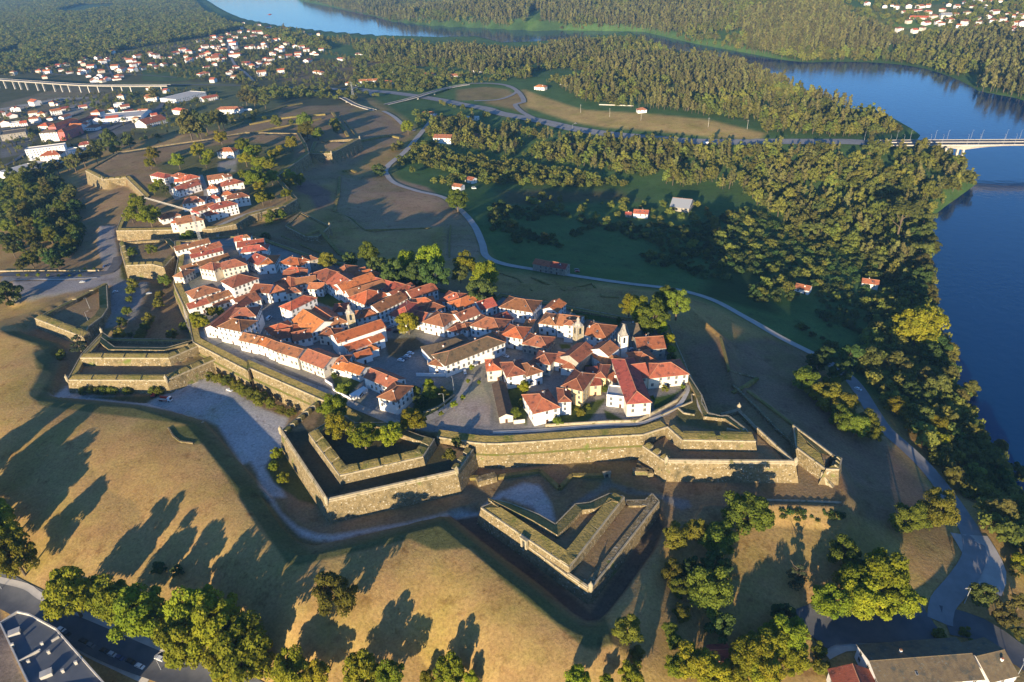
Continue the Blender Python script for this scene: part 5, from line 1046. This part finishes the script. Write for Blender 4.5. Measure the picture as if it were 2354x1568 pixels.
def pylon(s, h, label):
    p = gp(s)[0]; r = empty('pylon', tuple(p)); tag(r, label, 'pylon'); b = MB()
    for sx in (-1, 1):
        for sy in (-1, 1): b.tube([(sx*h*.07, sy*h*.07, -1), (sx*.5, sy*.5, h*.8), (0, 0, h)], .18, 4)
    for k in range(8):
        z0, z1 = h*.8*k/8, h*.8*(k+1)/8; w0, w1 = h*.07*(1-k/8)+.5*k/8, h*.07*(1-(k+1)/8)+.5*(k+1)/8
        for a in range(4):
            c0 = [(1, 1), (-1, 1), (-1, -1), (1, -1)][a]; c1 = [(1, 1), (-1, 1), (-1, -1), (1, -1)][(a+1) % 4]; b.tube([(c0[0]*w0, c0[1]*w0, z0), (c1[0]*w1, c1[1]*w1, z1)], .1, 3)
    b.build('lattice', METAL, r); a = MB()
    for z in (h*.72, h*.82, h*.92): a.tube([(-h*.12, 0, z), (0, 0, z+.4), (h*.12, 0, z)], .14, 4)
    a.build('crossarm', METAL, r)
pylon('A1 878,845', 32, 'grey lattice pylon beside the small overpass')
for i, s in enumerate(('A1 993,725', 'A1 1215,655', 'A2 683,955', 'A2 930,990', 'A2 1195,1020', 'A2 1765,1075', 'A2 2095,1095')):
    p = gp(s)[0]; r = empty('utility_pole', tuple(p)); b = MB(); b.tube([(0, 0, -1), (0, 0, 13)], [.22, .14], 6); b.build('pole', CONC, r); a = MB(); a.box(-1.2, 1.2, -.1, .1, 12, 12.2); a.build('crossarm', METAL, r); tag(r, f'slim utility pole, {ORD[i]} from left beyond the motorway', 'utility pole', 'utility poles')
# tower crane
p = pz('B0 1620,470', -3)[0]; cr = empty('tower_crane', tuple(p)); tag(cr, 'red and white tower crane with long lattice jib over the far quarter', 'crane'); RED = mat('red paint', (.55, .05, .03), .5, .4)
j0 = pz('B0 1625,435', 26)[0]; j1 = pz('B0 1225,322', 26)[0]; dj = (j1-j0)[:2]; Lj = np.linalg.norm(dj); an = math.atan2(dj[1], dj[0]); cr.location = (j0[0], j0[1], -3); cr.rotation_euler = (0, 0, an); b = MB()
def lattice(b, a, c, w, n, ax):
    a, c = Vector(a), Vector(c); off = [Vector(o) for o in ax]
    for o in off: b.tube([a+o*w, c+o*w], .13, 4)
    for k in range(n):
        for i in range(len(off)): b.tube([a.lerp(c, k/n)+off[i]*w, a.lerp(c, (k+1)/n)+off[(i+1) % len(off)]*w], .08, 3)
lattice(b, (0, 0, 0), (0, 0, 29), .8, 14, [(1, 1, 0), (-1, 1, 0), (-1, -1, 0), (1, -1, 0)]); b.build('mast', METAL, cr)
b = MB(); lattice(b, (0, 0, 29), (Lj, 0, 29), .6, 22, [(0, 1, 0), (0, -1, 0), (0, 0, 1.6)]); b.build('jib', CONC, cr); b = MB(); lattice(b, (0, 0, 29), (-11, 0, 29), .6, 6, [(0, 1, 0), (0, -1, 0), (0, 0, 1.6)]); b.build('counter_jib', RED, cr)
b = MB(); b.box(-11, -8, -1, 1, 26.5, 28.6); b.build('counterweight', CONC, cr); b = MB(); b.box(.8, 2.4, -1.8, -.6, 27, 29); b.build('cab', RED, cr)
# ------------------------------------------------------------------ vehicles
def car_meshes(kind='car'):
    L_, w, h = (4.3, 1.75, 1.45) if kind == 'car' else (5.2, 1.95, 2.2); b = MB()
    prof = [(-L_/2, .35), (-L_/2, .75), (-L_/2+.15, .9), (-L_*.40, .95), (-L_*.27, h), (L_*.14, h), (L_*.30, .98), (L_*.46, .85), (L_/2, .65), (L_/2, .35)] if kind == 'car' else [(-L_/2, .35), (-L_/2, h-.1), (-L_/2+.1, h), (L_*.22, h), (L_*.34, 1.15), (L_*.47, 1.0), (L_/2, .8), (L_/2, .35)]
    n = len(prof); ins = [.06 if z < .9 else .16 if z > 1.2 else .08 for _, z in prof]
    Lf = [(x, -w/2+i, z) for (x, z), i in zip(prof, ins)]; Rt = [(x, w/2-i, z) for (x, z), i in zip(prof, ins)]
    for i in range(n): j = (i+1) % n; b.face([Lf[i], Lf[j], Rt[j], Rt[i]][::-1])
    b.face(Lf); b.face(Rt[::-1]); g = MB()
    if kind == 'car': xs = (-L_*.37, -L_*.26, L_*.13, L_*.28); g.face([(xs[2]+.05, -w/2+.2, h-.03), (xs[3]+.06, -w/2+.14, 1.06), (xs[3]+.06, w/2-.14, 1.06), (xs[2]+.05, w/2-.2, h-.03)]); g.face([(xs[0]-.05, -w/2+.14, 1.06), (xs[1]-.05, -w/2+.2, h-.03), (xs[1]-.05, w/2-.2, h-.03), (xs[0]-.05, w/2-.14, 1.06)])
    else: xs = (-L_*.45, -L_*.44, L_*.22, L_*.31); g.face([(xs[2]+.06, -w/2+.2, h-.08), (xs[3]+.12, -w/2+.16, 1.25), (xs[3]+.12, w/2-.16, 1.25), (xs[2]+.06, w/2-.2, h-.08)])
    for s in (-1, 1): g.face([(xs[0]+.15, s*(w/2-.07), 1.02), (xs[1]+.2, s*(w/2-.13), h-.12), (xs[2]-.05, s*(w/2-.13), h-.12), (xs[3]-.15, s*(w/2-.07), 1.02)][::s])
    wh = MB(); wh.tube([(0, -.1, 0), (0, .1, 0)], .32, 12, 0); wh.tube([(0, -.12, 0), (0, .12, 0)], .17, 8, 1)
    return b, g, wh, L_, w
TYRE = mat('tyre', (.02, .02, .02), .8, .2); CARM = {}
CB = {k: car_meshes(k) for k in ('car', 'van')}
for cn, cc in dict(white=(.75, .75, .74), silver=(.42, .44, .46), black=(.015, .016, .02), blue=(.03, .06, .16), red=(.35, .03, .03), grey=(.14, .15, .16)).items(): CARM[cn] = mat(cn+' car paint', cc, .3, .6)
def car(s, rz, colr, label, z=None, kind='car', group='parked cars'):
    p = gp(s)[0] if z is None else pz(s, z)[0]; r = empty('parked_'+kind, (p[0], p[1], p[2]+.12), math.radians(rz)); tag(r, label, kind, group); b, g, wh, L_, w = CB[kind]; key = ('b', kind, colr)
    if key not in CARM: CARM[key] = b.me('car body', CARM[colr]); CARM.setdefault(('g', kind), g.me('car windows', GLASS)); CARM.setdefault(('w', kind), wh.me('wheel', [TYRE, METAL]))
    link('body', CARM[key], r); link('windows', CARM[('g', kind)], r)
    for sx in (-1, 1):
        for sy in (-1, 1): link('wheel', CARM[('w', kind)], r, (sx*L_*.31, sy*(w/2-.1), .32))
    return r
def heading(s): a, b = gp(s); return math.degrees(math.atan2(b[1]-a[1], b[0]-a[0]))
hd = heading('D0 520,1130 1200,1450')
for i, (s, c_) in enumerate((('D0 525,1130', 'white'), ('D0 570,1165', 'black'), ('D0 710,1225', 'black'), ('D0 775,1265', 'grey'), ('D0 890,1310', 'black'), ('D0 955,1340', 'silver'), ('D0 1015,1368', 'blue'), ('D0 1110,1400', 'black'), ('D0 1190,1442', 'white'))):
    car(s, hd, c_, f'{c_} car, {ORD[i]} from left in the row parked along the lower left street')
car('D0 1357,1375', hd+180, 'white', 'white car driving on the street under the plane trees', group=None)
for i, (s, c_) in enumerate((('C1 1280,348', 'white'), ('C1 1308,333', 'grey'), ('C1 1336,314', 'white'), ('C1 1362,288', 'white'))): car(s, -28, c_, f'{c_} car, {ORD[i]} from left in the short row on the town car park', 0)
car('C1 1822,447', 100, 'white', 'white car on the cobbles in front of the manor', 0, group=None); car('C1 2167,312', -40, 'white', 'white car parked right of the manor gable', 0, group=None); car('C2 45,312', -30, 'silver', 'silver car on the square left of the stone house', 0, group=None); car('C1 938,648', 70, 'white', 'white van under the garage canopy of the corner house', 0, 'van', None)
for s, c_, l_ in (('C2 1120,255', 'white', 'white car beside the pointed church tower'), ('C2 1125,280', 'blue', 'dark blue car beside the pointed church tower'), ('B2 1225,1420', 'black', 'black car in the shade of the church square grove'), ('B1 1160,1375', 'white', 'white car at the north end of the town car park'), ('B1 1195,1420', 'silver', 'silver car near the tree on the town car park'), ('B1 1170,1448', 'red', 'red car in the shade of the town car park'), ('B1 1305,1465', 'white', 'white car under the lone car park tree'), ('B1 1240,1460', 'black', 'black car left of the lone car park tree')): car(s, 10, c_, l_, 0, group=None)
car('B1 165,1350', 75, 'white', 'white van in the lane below the tall white house', 0, 'van', None); car('B0 2285,1350', 75, 'white', 'white van further along the lane', 0, 'van', None) if False else None
car('L 825,328', 80, 'blue', 'dark blue car at the mouth of the gravel ditch road', -11.2, group=None); car('L 650,452', 10, 'silver', 'silver car crossing the gravel forecourt', -11.2, group=None); car('L 905,530', 30, 'white', 'white car beside the gorge of the small ravelin', -11.2, group=None); car('L 1170,542', 20, 'silver', 'silver car on the grassy ramp beside the car park', None, group=None)
car('C0 1948,602', -30, 'white', 'white car by the clipped row under the curtain', -13.5, group=None); car('C3 922,592', -50, 'white', 'white car on the shaded track by the river wood', None, group=None); car('A2 640,1050', -10, 'black', 'dark car driving on the motorway', None, group=None); car('B1 1900,245', -5, 'white', 'white van by the red roofed farmhouse', None, 'van', None)
for i, (s, c_) in enumerate((('B2 650,935', 'black'), ('B2 655,950', 'red'))): car(s, 0, c_, f'{c_} car parked at the end of the roadside stone house', None, group=None)
def truck(s, z, rz, label, boxc, L_=8.5, tall=3.2, cab=CARM['white']):
    p = pz(s, z)[0] if z is not None else gp(s)[0]; r = empty('truck', (p[0], p[1], p[2]+.1), math.radians(rz)); tag(r, label, 'truck'); x0, x1 = -L_/2, L_/2; b = MB()
    b.prism([(x1-2.0, -1.2, .6), (x1, -1.2, .6), (x1, 1.2, .6), (x1-2.0, 1.2, .6)], [(x1-2.0, -1.2, 2.8), (x1-.5, -1.15, 2.8), (x1-.5, 1.15, 2.8), (x1-2.0, 1.2, 2.8)]); b.build('cab', cab, r); g = MB(); g.face([(x1+.02, -1.05, 1.5), (x1+.02, 1.05, 1.5), (x1-.42, 1.0, 2.6), (x1-.42, -1.0, 2.6)]); g.build('windscreen', GLASS, r)
    c = MB(); m_ = [boxc, CONC]
    if tall > 3: c.box(x0, x1-2.2, -1.25, 1.25, .9, tall)
    else: c.box(x0, x1-2.3, -1.2, 1.2, .9, 1.2); c.box(x0, x1-2.3, -1.25, -1.1, 1.2, tall, 1); c.box(x0, x1-2.3, 1.1, 1.25, 1.2, tall); c.box(x1-2.4, x1-2.2, -1.25, 1.25, 1.2, tall+.3)
    c.build('load_bed', m_, r)
    wh = MB(); wh.tube([(0, -.15, 0), (0, .15, 0)], .5, 12); wm_ = wh.me('truck wheel', TYRE)
    for x in (x1-1.2, x0+1.2, x0+2.4):
        for y in (-1.05, 1.05): link('wheel', wm_, r, (x, y, .5))
truck('C0 1405,685', -13.5, -14, 'red and white tipper truck parked in the gravel ditch', RED, 8.5, 2.3)
truck('A0 2105,940', None, 8, 'white lorry on the road left of the grass works', CARM['white'], 14, 3.6); truck('A2 1770,1225', None, -4, 'white lorry on the motorway near the woods', CARM['white'], 15, 3.8)
p = pz('C0 1305,650', -13.5)[0]; ex = empty('excavator', (p[0], p[1], p[2]), .3); tag(ex, 'small red digger beside the tipper truck under the clipped trees', 'digger'); b = MB(); b.box(-1.6, 1.6, -1.2, -.6, 0, .8); b.box(-1.6, 1.6, .6, 1.2, 0, .8); b.build('track', TYRE, ex); b = MB(); b.box(-1.5, 1.0, -1, 1, .85, 1.7); b.box(-.2, 1.0, -.95, -.1, 1.7, 2.7); b.build('cab', RED, ex); b = MB(); b.tube([(1, .3, 1.3), (2.6, .3, 3.2), (4.0, .3, 1.6), (3.7, .3, .4)], [.22, .2, .15, .3], 5); b.build('arm', RED, ex)
# ------------------------------------------------------------------ houses outside the walls
G3 = 'houses in the fields beyond the walls'
row('on the slopes beyond the walls', G3, 0, '''B1 1712,222 1782,232 9 4 g r w
B1 1822,160 1880,172 9 4.5 g r w
B2 278,878 412,905 10 6 g r g
B2 410,902 552,925 10 6 g r g
B2 1130,452 1252,460 11 5 g r w
B2 1062,462 1112,464 7 3 g r g
B2 1440,395 1602,412 26 5 g m g
B3 388,1082 508,1108 9 4 g r w
B3 960,1040 1098,1058 9 5 g r w
A1 1552,1168 1700,1172 14 9 g b w
A1 1805,1150 1930,1158 12 7 g b w
A1 1790,1000 1930,1000 10 4 f f w
A1 1600,990 1710,1025 9 4 g o w
A1 1465,965 1560,960 9 4 g o w
A1 920,690 1080,682 12 6 g o w
A1 805,705 898,710 10 4 h r w
A1 1130,690 1205,700 9 5 h o w
A1 1465,630 1555,632 10 6 h o w
A1 1675,645 1790,640 12 5 h o w
A1 1890,592 1950,600 10 5 g o w''', name='country_house', zterr=True, dense=.7)
row('far among the woods and fields', G3, 0, '''A1 2005,492 2120,500 24 5 f f w
A1 2120,480 2215,470 20 4 f f w
A1 530,605 598,615 10 5 h o w
A1 890,458 985,455 8 3 m r w
A1 735,495 780,500 10 5 g o w
A2 290,735 375,740 12 6 h o w
A2 508,708 570,712 10 3 g r w
A2 1170,935 1245,930 11 5 h r w
A2 1005,480 1058,492 10 9 h r w
A2 1805,690 1865,690 11 6 g r w
A2 530,1240 640,1235 10 4 g r w
A3 885,312 965,318 12 6 g o w
A3 1110,352 1190,360 12 5 g o w
A3 1178,290 1240,295 12 5 g o w
A3 670,42 775,45 16 5 m r w
A3 1310,100 1470,85 10 4 g r w
A3 1480,98 1555,98 12 6 h o w
A3 1632,130 1725,128 22 9 g m c
A3 1360,148 1545,152 16 4 g o c
A3 1700,290 1765,295 11 8 g o w''', name='country_house', zterr=True, dense=.6)
row('along the edge of the lower suburb', G3, 0, '''A0 822,1018 1195,985 52 7 f f w
A0 1490,845 1745,782 45 8 f f w
A0 1235,1055 1415,1008 28 6 g r w
A0 210,1275 540,1235 16 15 f f w
A0 330,1130 480,1120 14 14 h d w
A0 470,1075 660,1010 14 14 h o p
A0 540,1120 690,1060 14 13 h o p
A0 680,1040 825,985 13 9 h r w
A0 330,1325 505,1310 18 12 h o w
A0 520,1275 630,1285 16 7 f f w
A0 60,1470 310,1400 20 10 f f w
A0 300,1400 390,1370 16 9 f f g
A0 0,1150 215,1120 34 9 f d g
A0 1825,930 2030,925 14 9 h b w
A0 1455,930 1540,940 12 8 h o w
A0 1720,840 1850,815 14 6 g o w
A0 960,885 1030,880 14 6 f f w
A0 80,1050 160,1040 14 6 f f w
A0 1835,1285 1975,1285 13 8 h o w
A0 665,1235 790,1215 13 8 h r w''', name='suburb_block', zterr=True, dense=.75, cat='building')
# lower corners
def corner(s, h, D, typ, R, Wl, label, name='house', cat='house', **kw):
    P = px(s); z = min(gp(s, h)[:, 2]); A, B = onz(P, z+h); o = house(name, A, B, z, D, h, typ, R, Wl, **kw); tag(o, label, cat); return o, A, B, z
corner('D3 1115,1600 1985,1535', 8, 16, 'g', 'd', 'w', 'large dark tiled gabled building with white walls at the lower right', dense=.6, pitch=.30)
corner('D3 2050,1560 2275,1505', 7, 15, 'g', 'd', 'w', 'smaller dark tiled building right of the large one', dense=.6)
corner('D3 680,1465 800,1800', 7, 15, 'g', 'r', 'w', 'red tiled gabled house left of the large dark tiled building', dense=.6)
corner('D2 1785,1380 1960,1370', 3.5, 6, 'g', 'r', 'p', 'small red hut under the plane grove', name='hut', cat='hut', chim=False, windows=False, base=.8)
P = onz(px('D0 5,1075 150,978 250,1000 480,1125 900,1600 300,1700'), -17); c = P.mean(0); b = MB(); q = (P-c); zb = -14
b.prism([(*p[:2], zb) for p in q[::-1]], [(*p[:2], 0) for p in q[::-1]]); root = empty('flat_roofed_block', tuple(c)); tag(root, 'large flat roofed block with parapet and roof vents at the lower left corner', 'building'); b.build('wall', WHITE, root)
FLATR = mat('grey roof sheet', (.085, .095, .11), .7, .3, (.11, .12, .135), .2, 5); r = MB(); q2 = offset(q[::-1][:, :2], -.4) if area(q[::-1]) > 0 else offset(q[:, :2], -.4); r.face([(x, y, .05) for x, y in q2]); r.build('roof', FLATR, root); k = MB(); q3 = [(*p, 0) for p in (q[::-1] if area(q[::-1]) > 0 else q)[:, :2]]
for a, d in zip(q3, q3[1:]+q3[:1]): bar(k, a, d, .5, -.3, 1.0)
k.build('parapet', CONC, root)
for i, s in enumerate(('D0 130,1160', 'D0 115,1265', 'D0 250,1405', 'D0 365,1255', 'D0 420,1325', 'D0 540,1485', 'D0 400,1510', 'D0 650,1415')):
    p = pz(s, -17)[0]-c; v = MB(); w_ = 1.9 if i in (0, 6) else .45; v.box(-w_, w_, -w_*.7, w_*.7, 0, 1.6); v.box(-w_-.1, w_+.1, -w_*.7-.1, w_*.7+.1, 1.6, 1.75); o = v.build('roof_vent', CONC, root); o.location = tuple(p); o.rotation_euler = (0, 0, .5)
for a, d in (('D0 170,1400', 'D0 350,1300'), ('D0 440,1230', 'D0 505,1190')):
    v = MB(); bar(v, pz(a, -17)[0]-c, pz(d, -17)[0]-c, .4, 0, 1.2); v.build('roof_upstand', CONC, root)
# ------------------------------------------------------------------ distant suburb
def far_me(i):
    r = random.Random(i+900); L_, D, h = r.uniform(9, 16), r.uniform(8, 12), r.choice((3.5, 4, 6, 6.5, 7)); typ = r.choice('ghhg'); ri = (min(L_, D) if typ == 'h' else D)*.24
    w = wall_mesh(L_, D, h, typ, ri, 2.5); rf = roof_mesh(L_, D, h, typ, ri, .5); b = MB(); b.v, b.f, b.m = w.v[:], [f[:] for f in w.f], [0]*len(w.f); n = len(b.v); b.v += rf.v; b.f += [[k+n for k in f] for f in rf.f]; b.m += [1]*len(rf.f)
    if h > 5:
        for k in range(int(L_//3)): b.box(-L_/2+1+k*3, -L_/2+2.1+k*3, -D/2-.06, -D/2+.1, h-2.3, h-.9, 2)
    for k in range(int(L_//3)): b.box(-L_/2+1+k*3, -L_/2+2.1+k*3, -D/2-.06, -D/2+.1, .9, 2.2, 2)
    return b.me('far house', [r.choice((WHITE, WHITE, WHITE, CREAM)), r.choice((TILE_O, TILE_O, TILE_R, TILE_B)), GLASS])
FAR = [far_me(i) for i in range(14)]
def far_houses(where, group, txt, k=1.0):
    for t in (txt.split()): pass
    cur = 'O'
    for t in txt.split():
        if t in REG: cur = t; continue
        p = gp(f'{cur} {t}', 2)[0]; m = random.choice(FAR); o = link('suburb_house', m, None, (p[0], p[1], p[2]), random.gauss(.1, .5)+random.choice((0, 0, 0, PI/2))); s = k*random.uniform(.95, 1.45); o.scale = (s, s, s*.95)
        wl = 'cream' if m.materials[0] == CREAM else 'white'; rf = {TILE_O: 'orange', TILE_R: 'red', TILE_B: 'brown'}[m.materials[1]]
        tag(o, f'small {wl} house with {rf} tiled roof {where}', 'house', group+f', {wl} with {rf} roofs'); FOOT.append((p[0], p[1], o.rotation_euler.z, 8*s, 6*s))
far_houses('in the distant suburb below the wooded hill', 'houses of the distant suburb', '''A0 345,455 525,415 620,400 700,405 780,375 810,345 430,445 560,410 650,430 730,420 900,350 1070,335 1000,335 1150,380 1130,395 1210,375 1180,355 1310,340 1290,320 880,405 950,405 1010,410 1070,400 930,380 840,440 780,450 720,500 690,525 830,495 920,490 910,515 870,525 1060,500 1170,490 1100,520 1140,525 1290,475 1330,485 1350,285 1465,265 1550,260 1580,290 1620,250 1640,295 1700,290 1760,240 1890,230 1880,320 1940,295 1810,320 1870,350 1720,355 1800,345 1900,385 1960,350 1980,380 1740,405 1710,430 1810,405 1850,400 1900,425 1990,410 1980,440 2010,430 2030,465 1640,440 1550,435 1490,455 1580,485 1620,515 1720,480 1850,480 1820,510 1870,515 1820,550 1900,500 2060,195 2050,240 2190,215 2110,270 2160,275 2200,285 2140,310 2260,310 2080,325 2000,320 2250,405 2140,410 2190,405 2100,405 2320,455 2200,530 2280,550 2140,570 2090,545 2230,630 1990,660 1810,690 2000,570 1970,610 1940,630 1990,600 1700,640 1760,635 2010,480 140,490 270,500 330,500 60,495 0,515 70,590 340,610 420,580 500,560 560,550 590,615 690,600 780,575 740,610 860,610 980,580 1030,605 1140,560 1130,600 1210,585 1290,555 1330,570 1390,560 1010,650 1000,670 850,650 380,660 800,690 870,690 230,540 150,540 A1 40,220 30,310 140,315 20,265 80,280 485,305 585,295 430,330 590,335 430,380 540,375 25,405 130,405 85,405 200,460 270,405 480,430 530,455 310,380 330,480 270,490 150,550 50,565 100,635 265,615 170,350 230,420 380,400 410,470 560,460 490,520 170,130 60,215''')
sub_poly = [px('A0 330,440 800,340 1350,270 1900,200 2331,230 A1 600,300 620,430 300,600 A0 2331,620 1900,680 1500,600 1000,690 500,640 0,640 0,480'), px('A0 0,900 500,870 900,860 1400,700 1450,900 1200,1100 700,1180 200,1100 0,1050')]
def in_poly(p, x, y): return sdist(p, np.array([x]), np.array([y]))[0] < 0
_r = random.Random(4); ex_ = []
while len(ex_) < 125:
    q = sub_poly[0] if len(ex_) < 85 else sub_poly[1]; x, y = _r.uniform(0, 345), _r.uniform(20, 130)
    if in_poly(q, x, y): ex_.append(f'{(x*4)/.4719:.0f},{(y*4)/.4719:.0f}')
far_houses('in the distant suburb below the wooded hill', 'houses of the distant suburb', 'A0 '+' '.join(ex_))
far_houses('in the village across the river', 'houses of the village across the river', '''A3 1215,45 1250,70 1520,55 1690,45 1760,65 1830,25 1930,15 2060,10 1990,12 1625,210 1830,205 1845,120 1945,155 2030,145 1960,190 1945,230 2150,170 2180,205 2260,205 2310,210 2160,240 2200,270 2290,280 2110,245 2320,145 2240,240 2060,195 1780,225 1400,270 1270,265 1470,250 1560,155 2130,15 1600,200 1500,200 1350,190 1700,180 1750,120 1900,60 2000,60 2250,60 2300,110 2200,120 2080,110 2010,250 1930,270 2060,260 1850,250 2330,250 2270,150 1640,90 1450,60 1350,60 1150,60 1000,40 A2 1730,30''')
# ------------------------------------------------------------------ woods
SPARE = ('A2 200,760 700,930 1300,970 1800,1020 2250,1130 2200,1180 1500,1140 900,1090 640,1040 200,900', 'A1 1750,760 2000,735 2200,760 2230,800 2000,850 1750,850', 'A1 2000,870 2331,770 2331,960 2200,920 2000,890', 'A2 220,170 280,90 380,95 330,190 240,210', 'A2 320,620 600,620 620,680 400,700 200,690')
wood('hill_wood', 'dark hillside wood behind the suburb', ['O -260,-8 440,-8 470,30 540,60 640,75 740,95 760,115 690,110 560,65 470,85 380,100 280,115 250,130 130,150 60,165 -100,185 -300,200'], VR, 11, 1.0, 1.7, 1.1, .35, ('A0 480,90 700,40 980,30 960,70 700,110 560,120', 'A0 0,440 150,410 260,440 100,480 0,490'))
wood('far_bank_wood', 'tall eucalyptus wood on the far river bank', ['O 690,-8 760,18 830,35 900,56 1000,66 1100,70 1200,76 1350,78 1480,80 1600,108 1700,126 1800,146 1900,160 2000,168 2100,188 2200,212 2330,232 2500,280 2600,150 2330,80 2180,90 2050,85 1960,60 1920,20 1900,-8'], VM, 12, .8, 2.2, 1.1, .5, SPARE, 1)
wood('eucalyptus_stand', 'pale tall eucalyptus stands on the far river bank', ['O 690,-8 760,18 830,35 900,56 1000,66 1100,70 1200,76 1350,78 1480,80 1600,108 1700,126 1800,146 1900,160 2000,168 2100,188 2200,212 2330,232 2500,280 2600,150 2330,80 2180,90 2050,85 1960,60 1920,20 1900,-8'], VT, 10, 1.7, 2.7, 1.2, .25, SPARE, -1)
wood('village_groves', 'scattered groves around the village across the river', ['O 1880,-8 1930,40 1970,75 2060,95 2180,100 2330,95 2600,150 2600,-8'], VR, 20, .7, 1.4, 1.0, .75)
wood('peninsula_wood', 'mixed wood on the near bank of the river bend', ['O 640,70 720,90 800,105 900,105 1000,112 1100,118 1200,128 1240,118 1300,108 1450,92 1560,125 1690,150 1770,185 1850,215 1960,255 2080,310 1950,318 1760,310 1750,285 1550,255 1440,248 1330,230 1280,195 1180,180 1100,175 1060,160 900,150 860,150 800,100 760,95'], VM, 10.5, .6, 2.0, 1.1, .7, SPARE+('A1 420,600 1090,470 1100,500 800,560 500,620 380,620', 'A2 360,600 620,600 760,660 600,700 200,700', 'A1 1000,580 1250,560 1250,680 1080,700 950,640'), 1)
wood('slender_stand', 'slender tall stands of wood on the near river bend', ['O 640,70 720,90 800,105 900,105 1000,112 1100,118 1200,128 1240,118 1300,108 1450,92 1560,125 1690,150 1770,185 1850,215 1960,255 2080,310 1950,318 1760,310 1750,285 1550,255 1440,248 1330,230 1280,195 1180,180 1100,175 1060,160 900,150 860,150 800,100 760,95'], VT, 9, 1.2, 2.1, 1.15, .4, SPARE+('A1 420,600 1090,470 1100,500 800,560 500,620 380,620', 'A2 360,600 620,600 760,660 600,700 200,700', 'A1 1000,580 1250,560 1250,680 1080,700 950,640'), -1)
wood('suburb_trees', 'garden trees between the houses of the suburb', ['O 0,175 120,150 250,130 380,105 470,90 560,70 690,115 760,120 860,150 850,200 700,195 560,195 400,180 200,170'], VM, 14, .5, 1.1, .9, .6)
wood('yard_trees', 'small trees between the warehouses and yards', ['O 0,262 200,215 480,205 520,230 400,270 250,300 150,360 0,400', 'O 250,300 560,250 620,262 450,330 330,330'], VM, 17, .5, 1.0, .9, .8)
wood('roadside_trees', 'trees and hedges along the motorway and lanes', ['O 820,130 1000,165 1180,185 1060,195 960,215 860,225 800,210', 'O 950,260 1020,262 1100,300 1060,320 1000,330 960,310', 'O 560,205 700,200 800,215 830,235 700,225 560,235', 'O 1000,225 1100,255 1190,270 1300,290 1270,300 1130,275 1000,240'], VR, 12, .6, 1.2, 1.0, .4, SPARE)
wood('river_wood', 'dense wood between the motorway and the river', ['O 985,265 1100,285 1280,320 1420,330 1560,340 1700,345 1880,345 2060,345 2180,372 2236,420 2170,468 2130,500 2060,470 1900,455 1720,435 1590,440 1500,415 1380,395 1250,370 1100,345 1000,330', 'O 1700,435 1900,458 2060,480 2135,505 2142,560 2135,650 2140,700 2060,680 1990,600 1940,570 1850,540 1760,500'], VM, 9.5, .7, 1.9, 1.05, .42, SPARE)
wood('field_edge_wood', 'lower trees beside the bending lane', ['O 900,340 990,330 1060,360 1200,375 1380,410 1450,430 1250,430 1120,425 1030,430 980,420 920,400'], VR, 9, .6, 1.1, 1.0, .7)
wood('shore_wood', 'dark trees along the near river shore', ['O 2020,690 2140,640 2150,760 2190,880 2250,1000 2330,1120 2450,1300 2420,1400 2290,1290 2200,1130 2130,1050 2030,930 1970,850 1990,780'], VR, 8, .7, 1.3, 1.05, .25)
wood('field_thicket', 'shaded thickets and scrub in the low fields', ['O 1120,560 1230,560 1450,590 1600,640 1750,700 1880,790 1960,840 2040,720 2080,640 1980,580 1850,520 1700,480 1580,520 1400,510 1250,480 1130,470'], VB, 8, .3, .9, .9, .5)
wood('field_trees', 'shaded trees dotted over the low fields', ['O 1120,570 1230,560 1450,600 1650,640 1850,740 1960,840 2040,720 2060,600 1850,500 1600,470 1400,470 1250,450 1130,470'], VR, 19, .5, 1.1, 1.0, .8)
wood('west_scrub', 'leafy belt on the slope below the west wood', ['O 0,405 60,400 130,400 180,470 190,560 150,600 60,600 0,560'], VB, 8, .6, 1.1, 1.2, .2)
wood('slope_scrub', 'low scrub in front of the riverside retaining wall', ['R 1240,1440 1800,1450 1850,1480 1700,1560 1300,1520'], VB, 3, .2, .45, .8, .4)
# ------------------------------------------------------------------ air
hz = MB(); hz.box(-7700, 7700, -600, 8150, -68, 232)
hm = bpy.data.materials.new('haze'); hm.use_nodes = True; nt = hm.node_tree; nt.nodes.remove(nt.nodes['Principled BSDF']); pv = nt.nodes.new('ShaderNodeVolumePrincipled'); pv.inputs['Color'].default_value = (.25, .55, 1, 1); pv.inputs['Density'].default_value = .00005; pv.inputs['Anisotropy'].default_value = 0
nt.links.new(pv.outputs[0], nt.nodes['Material Output'].inputs['Volume']); tag(hz.build('haze', hm), 'thin blue morning haze over the valley', 'haze', kind='stuff')
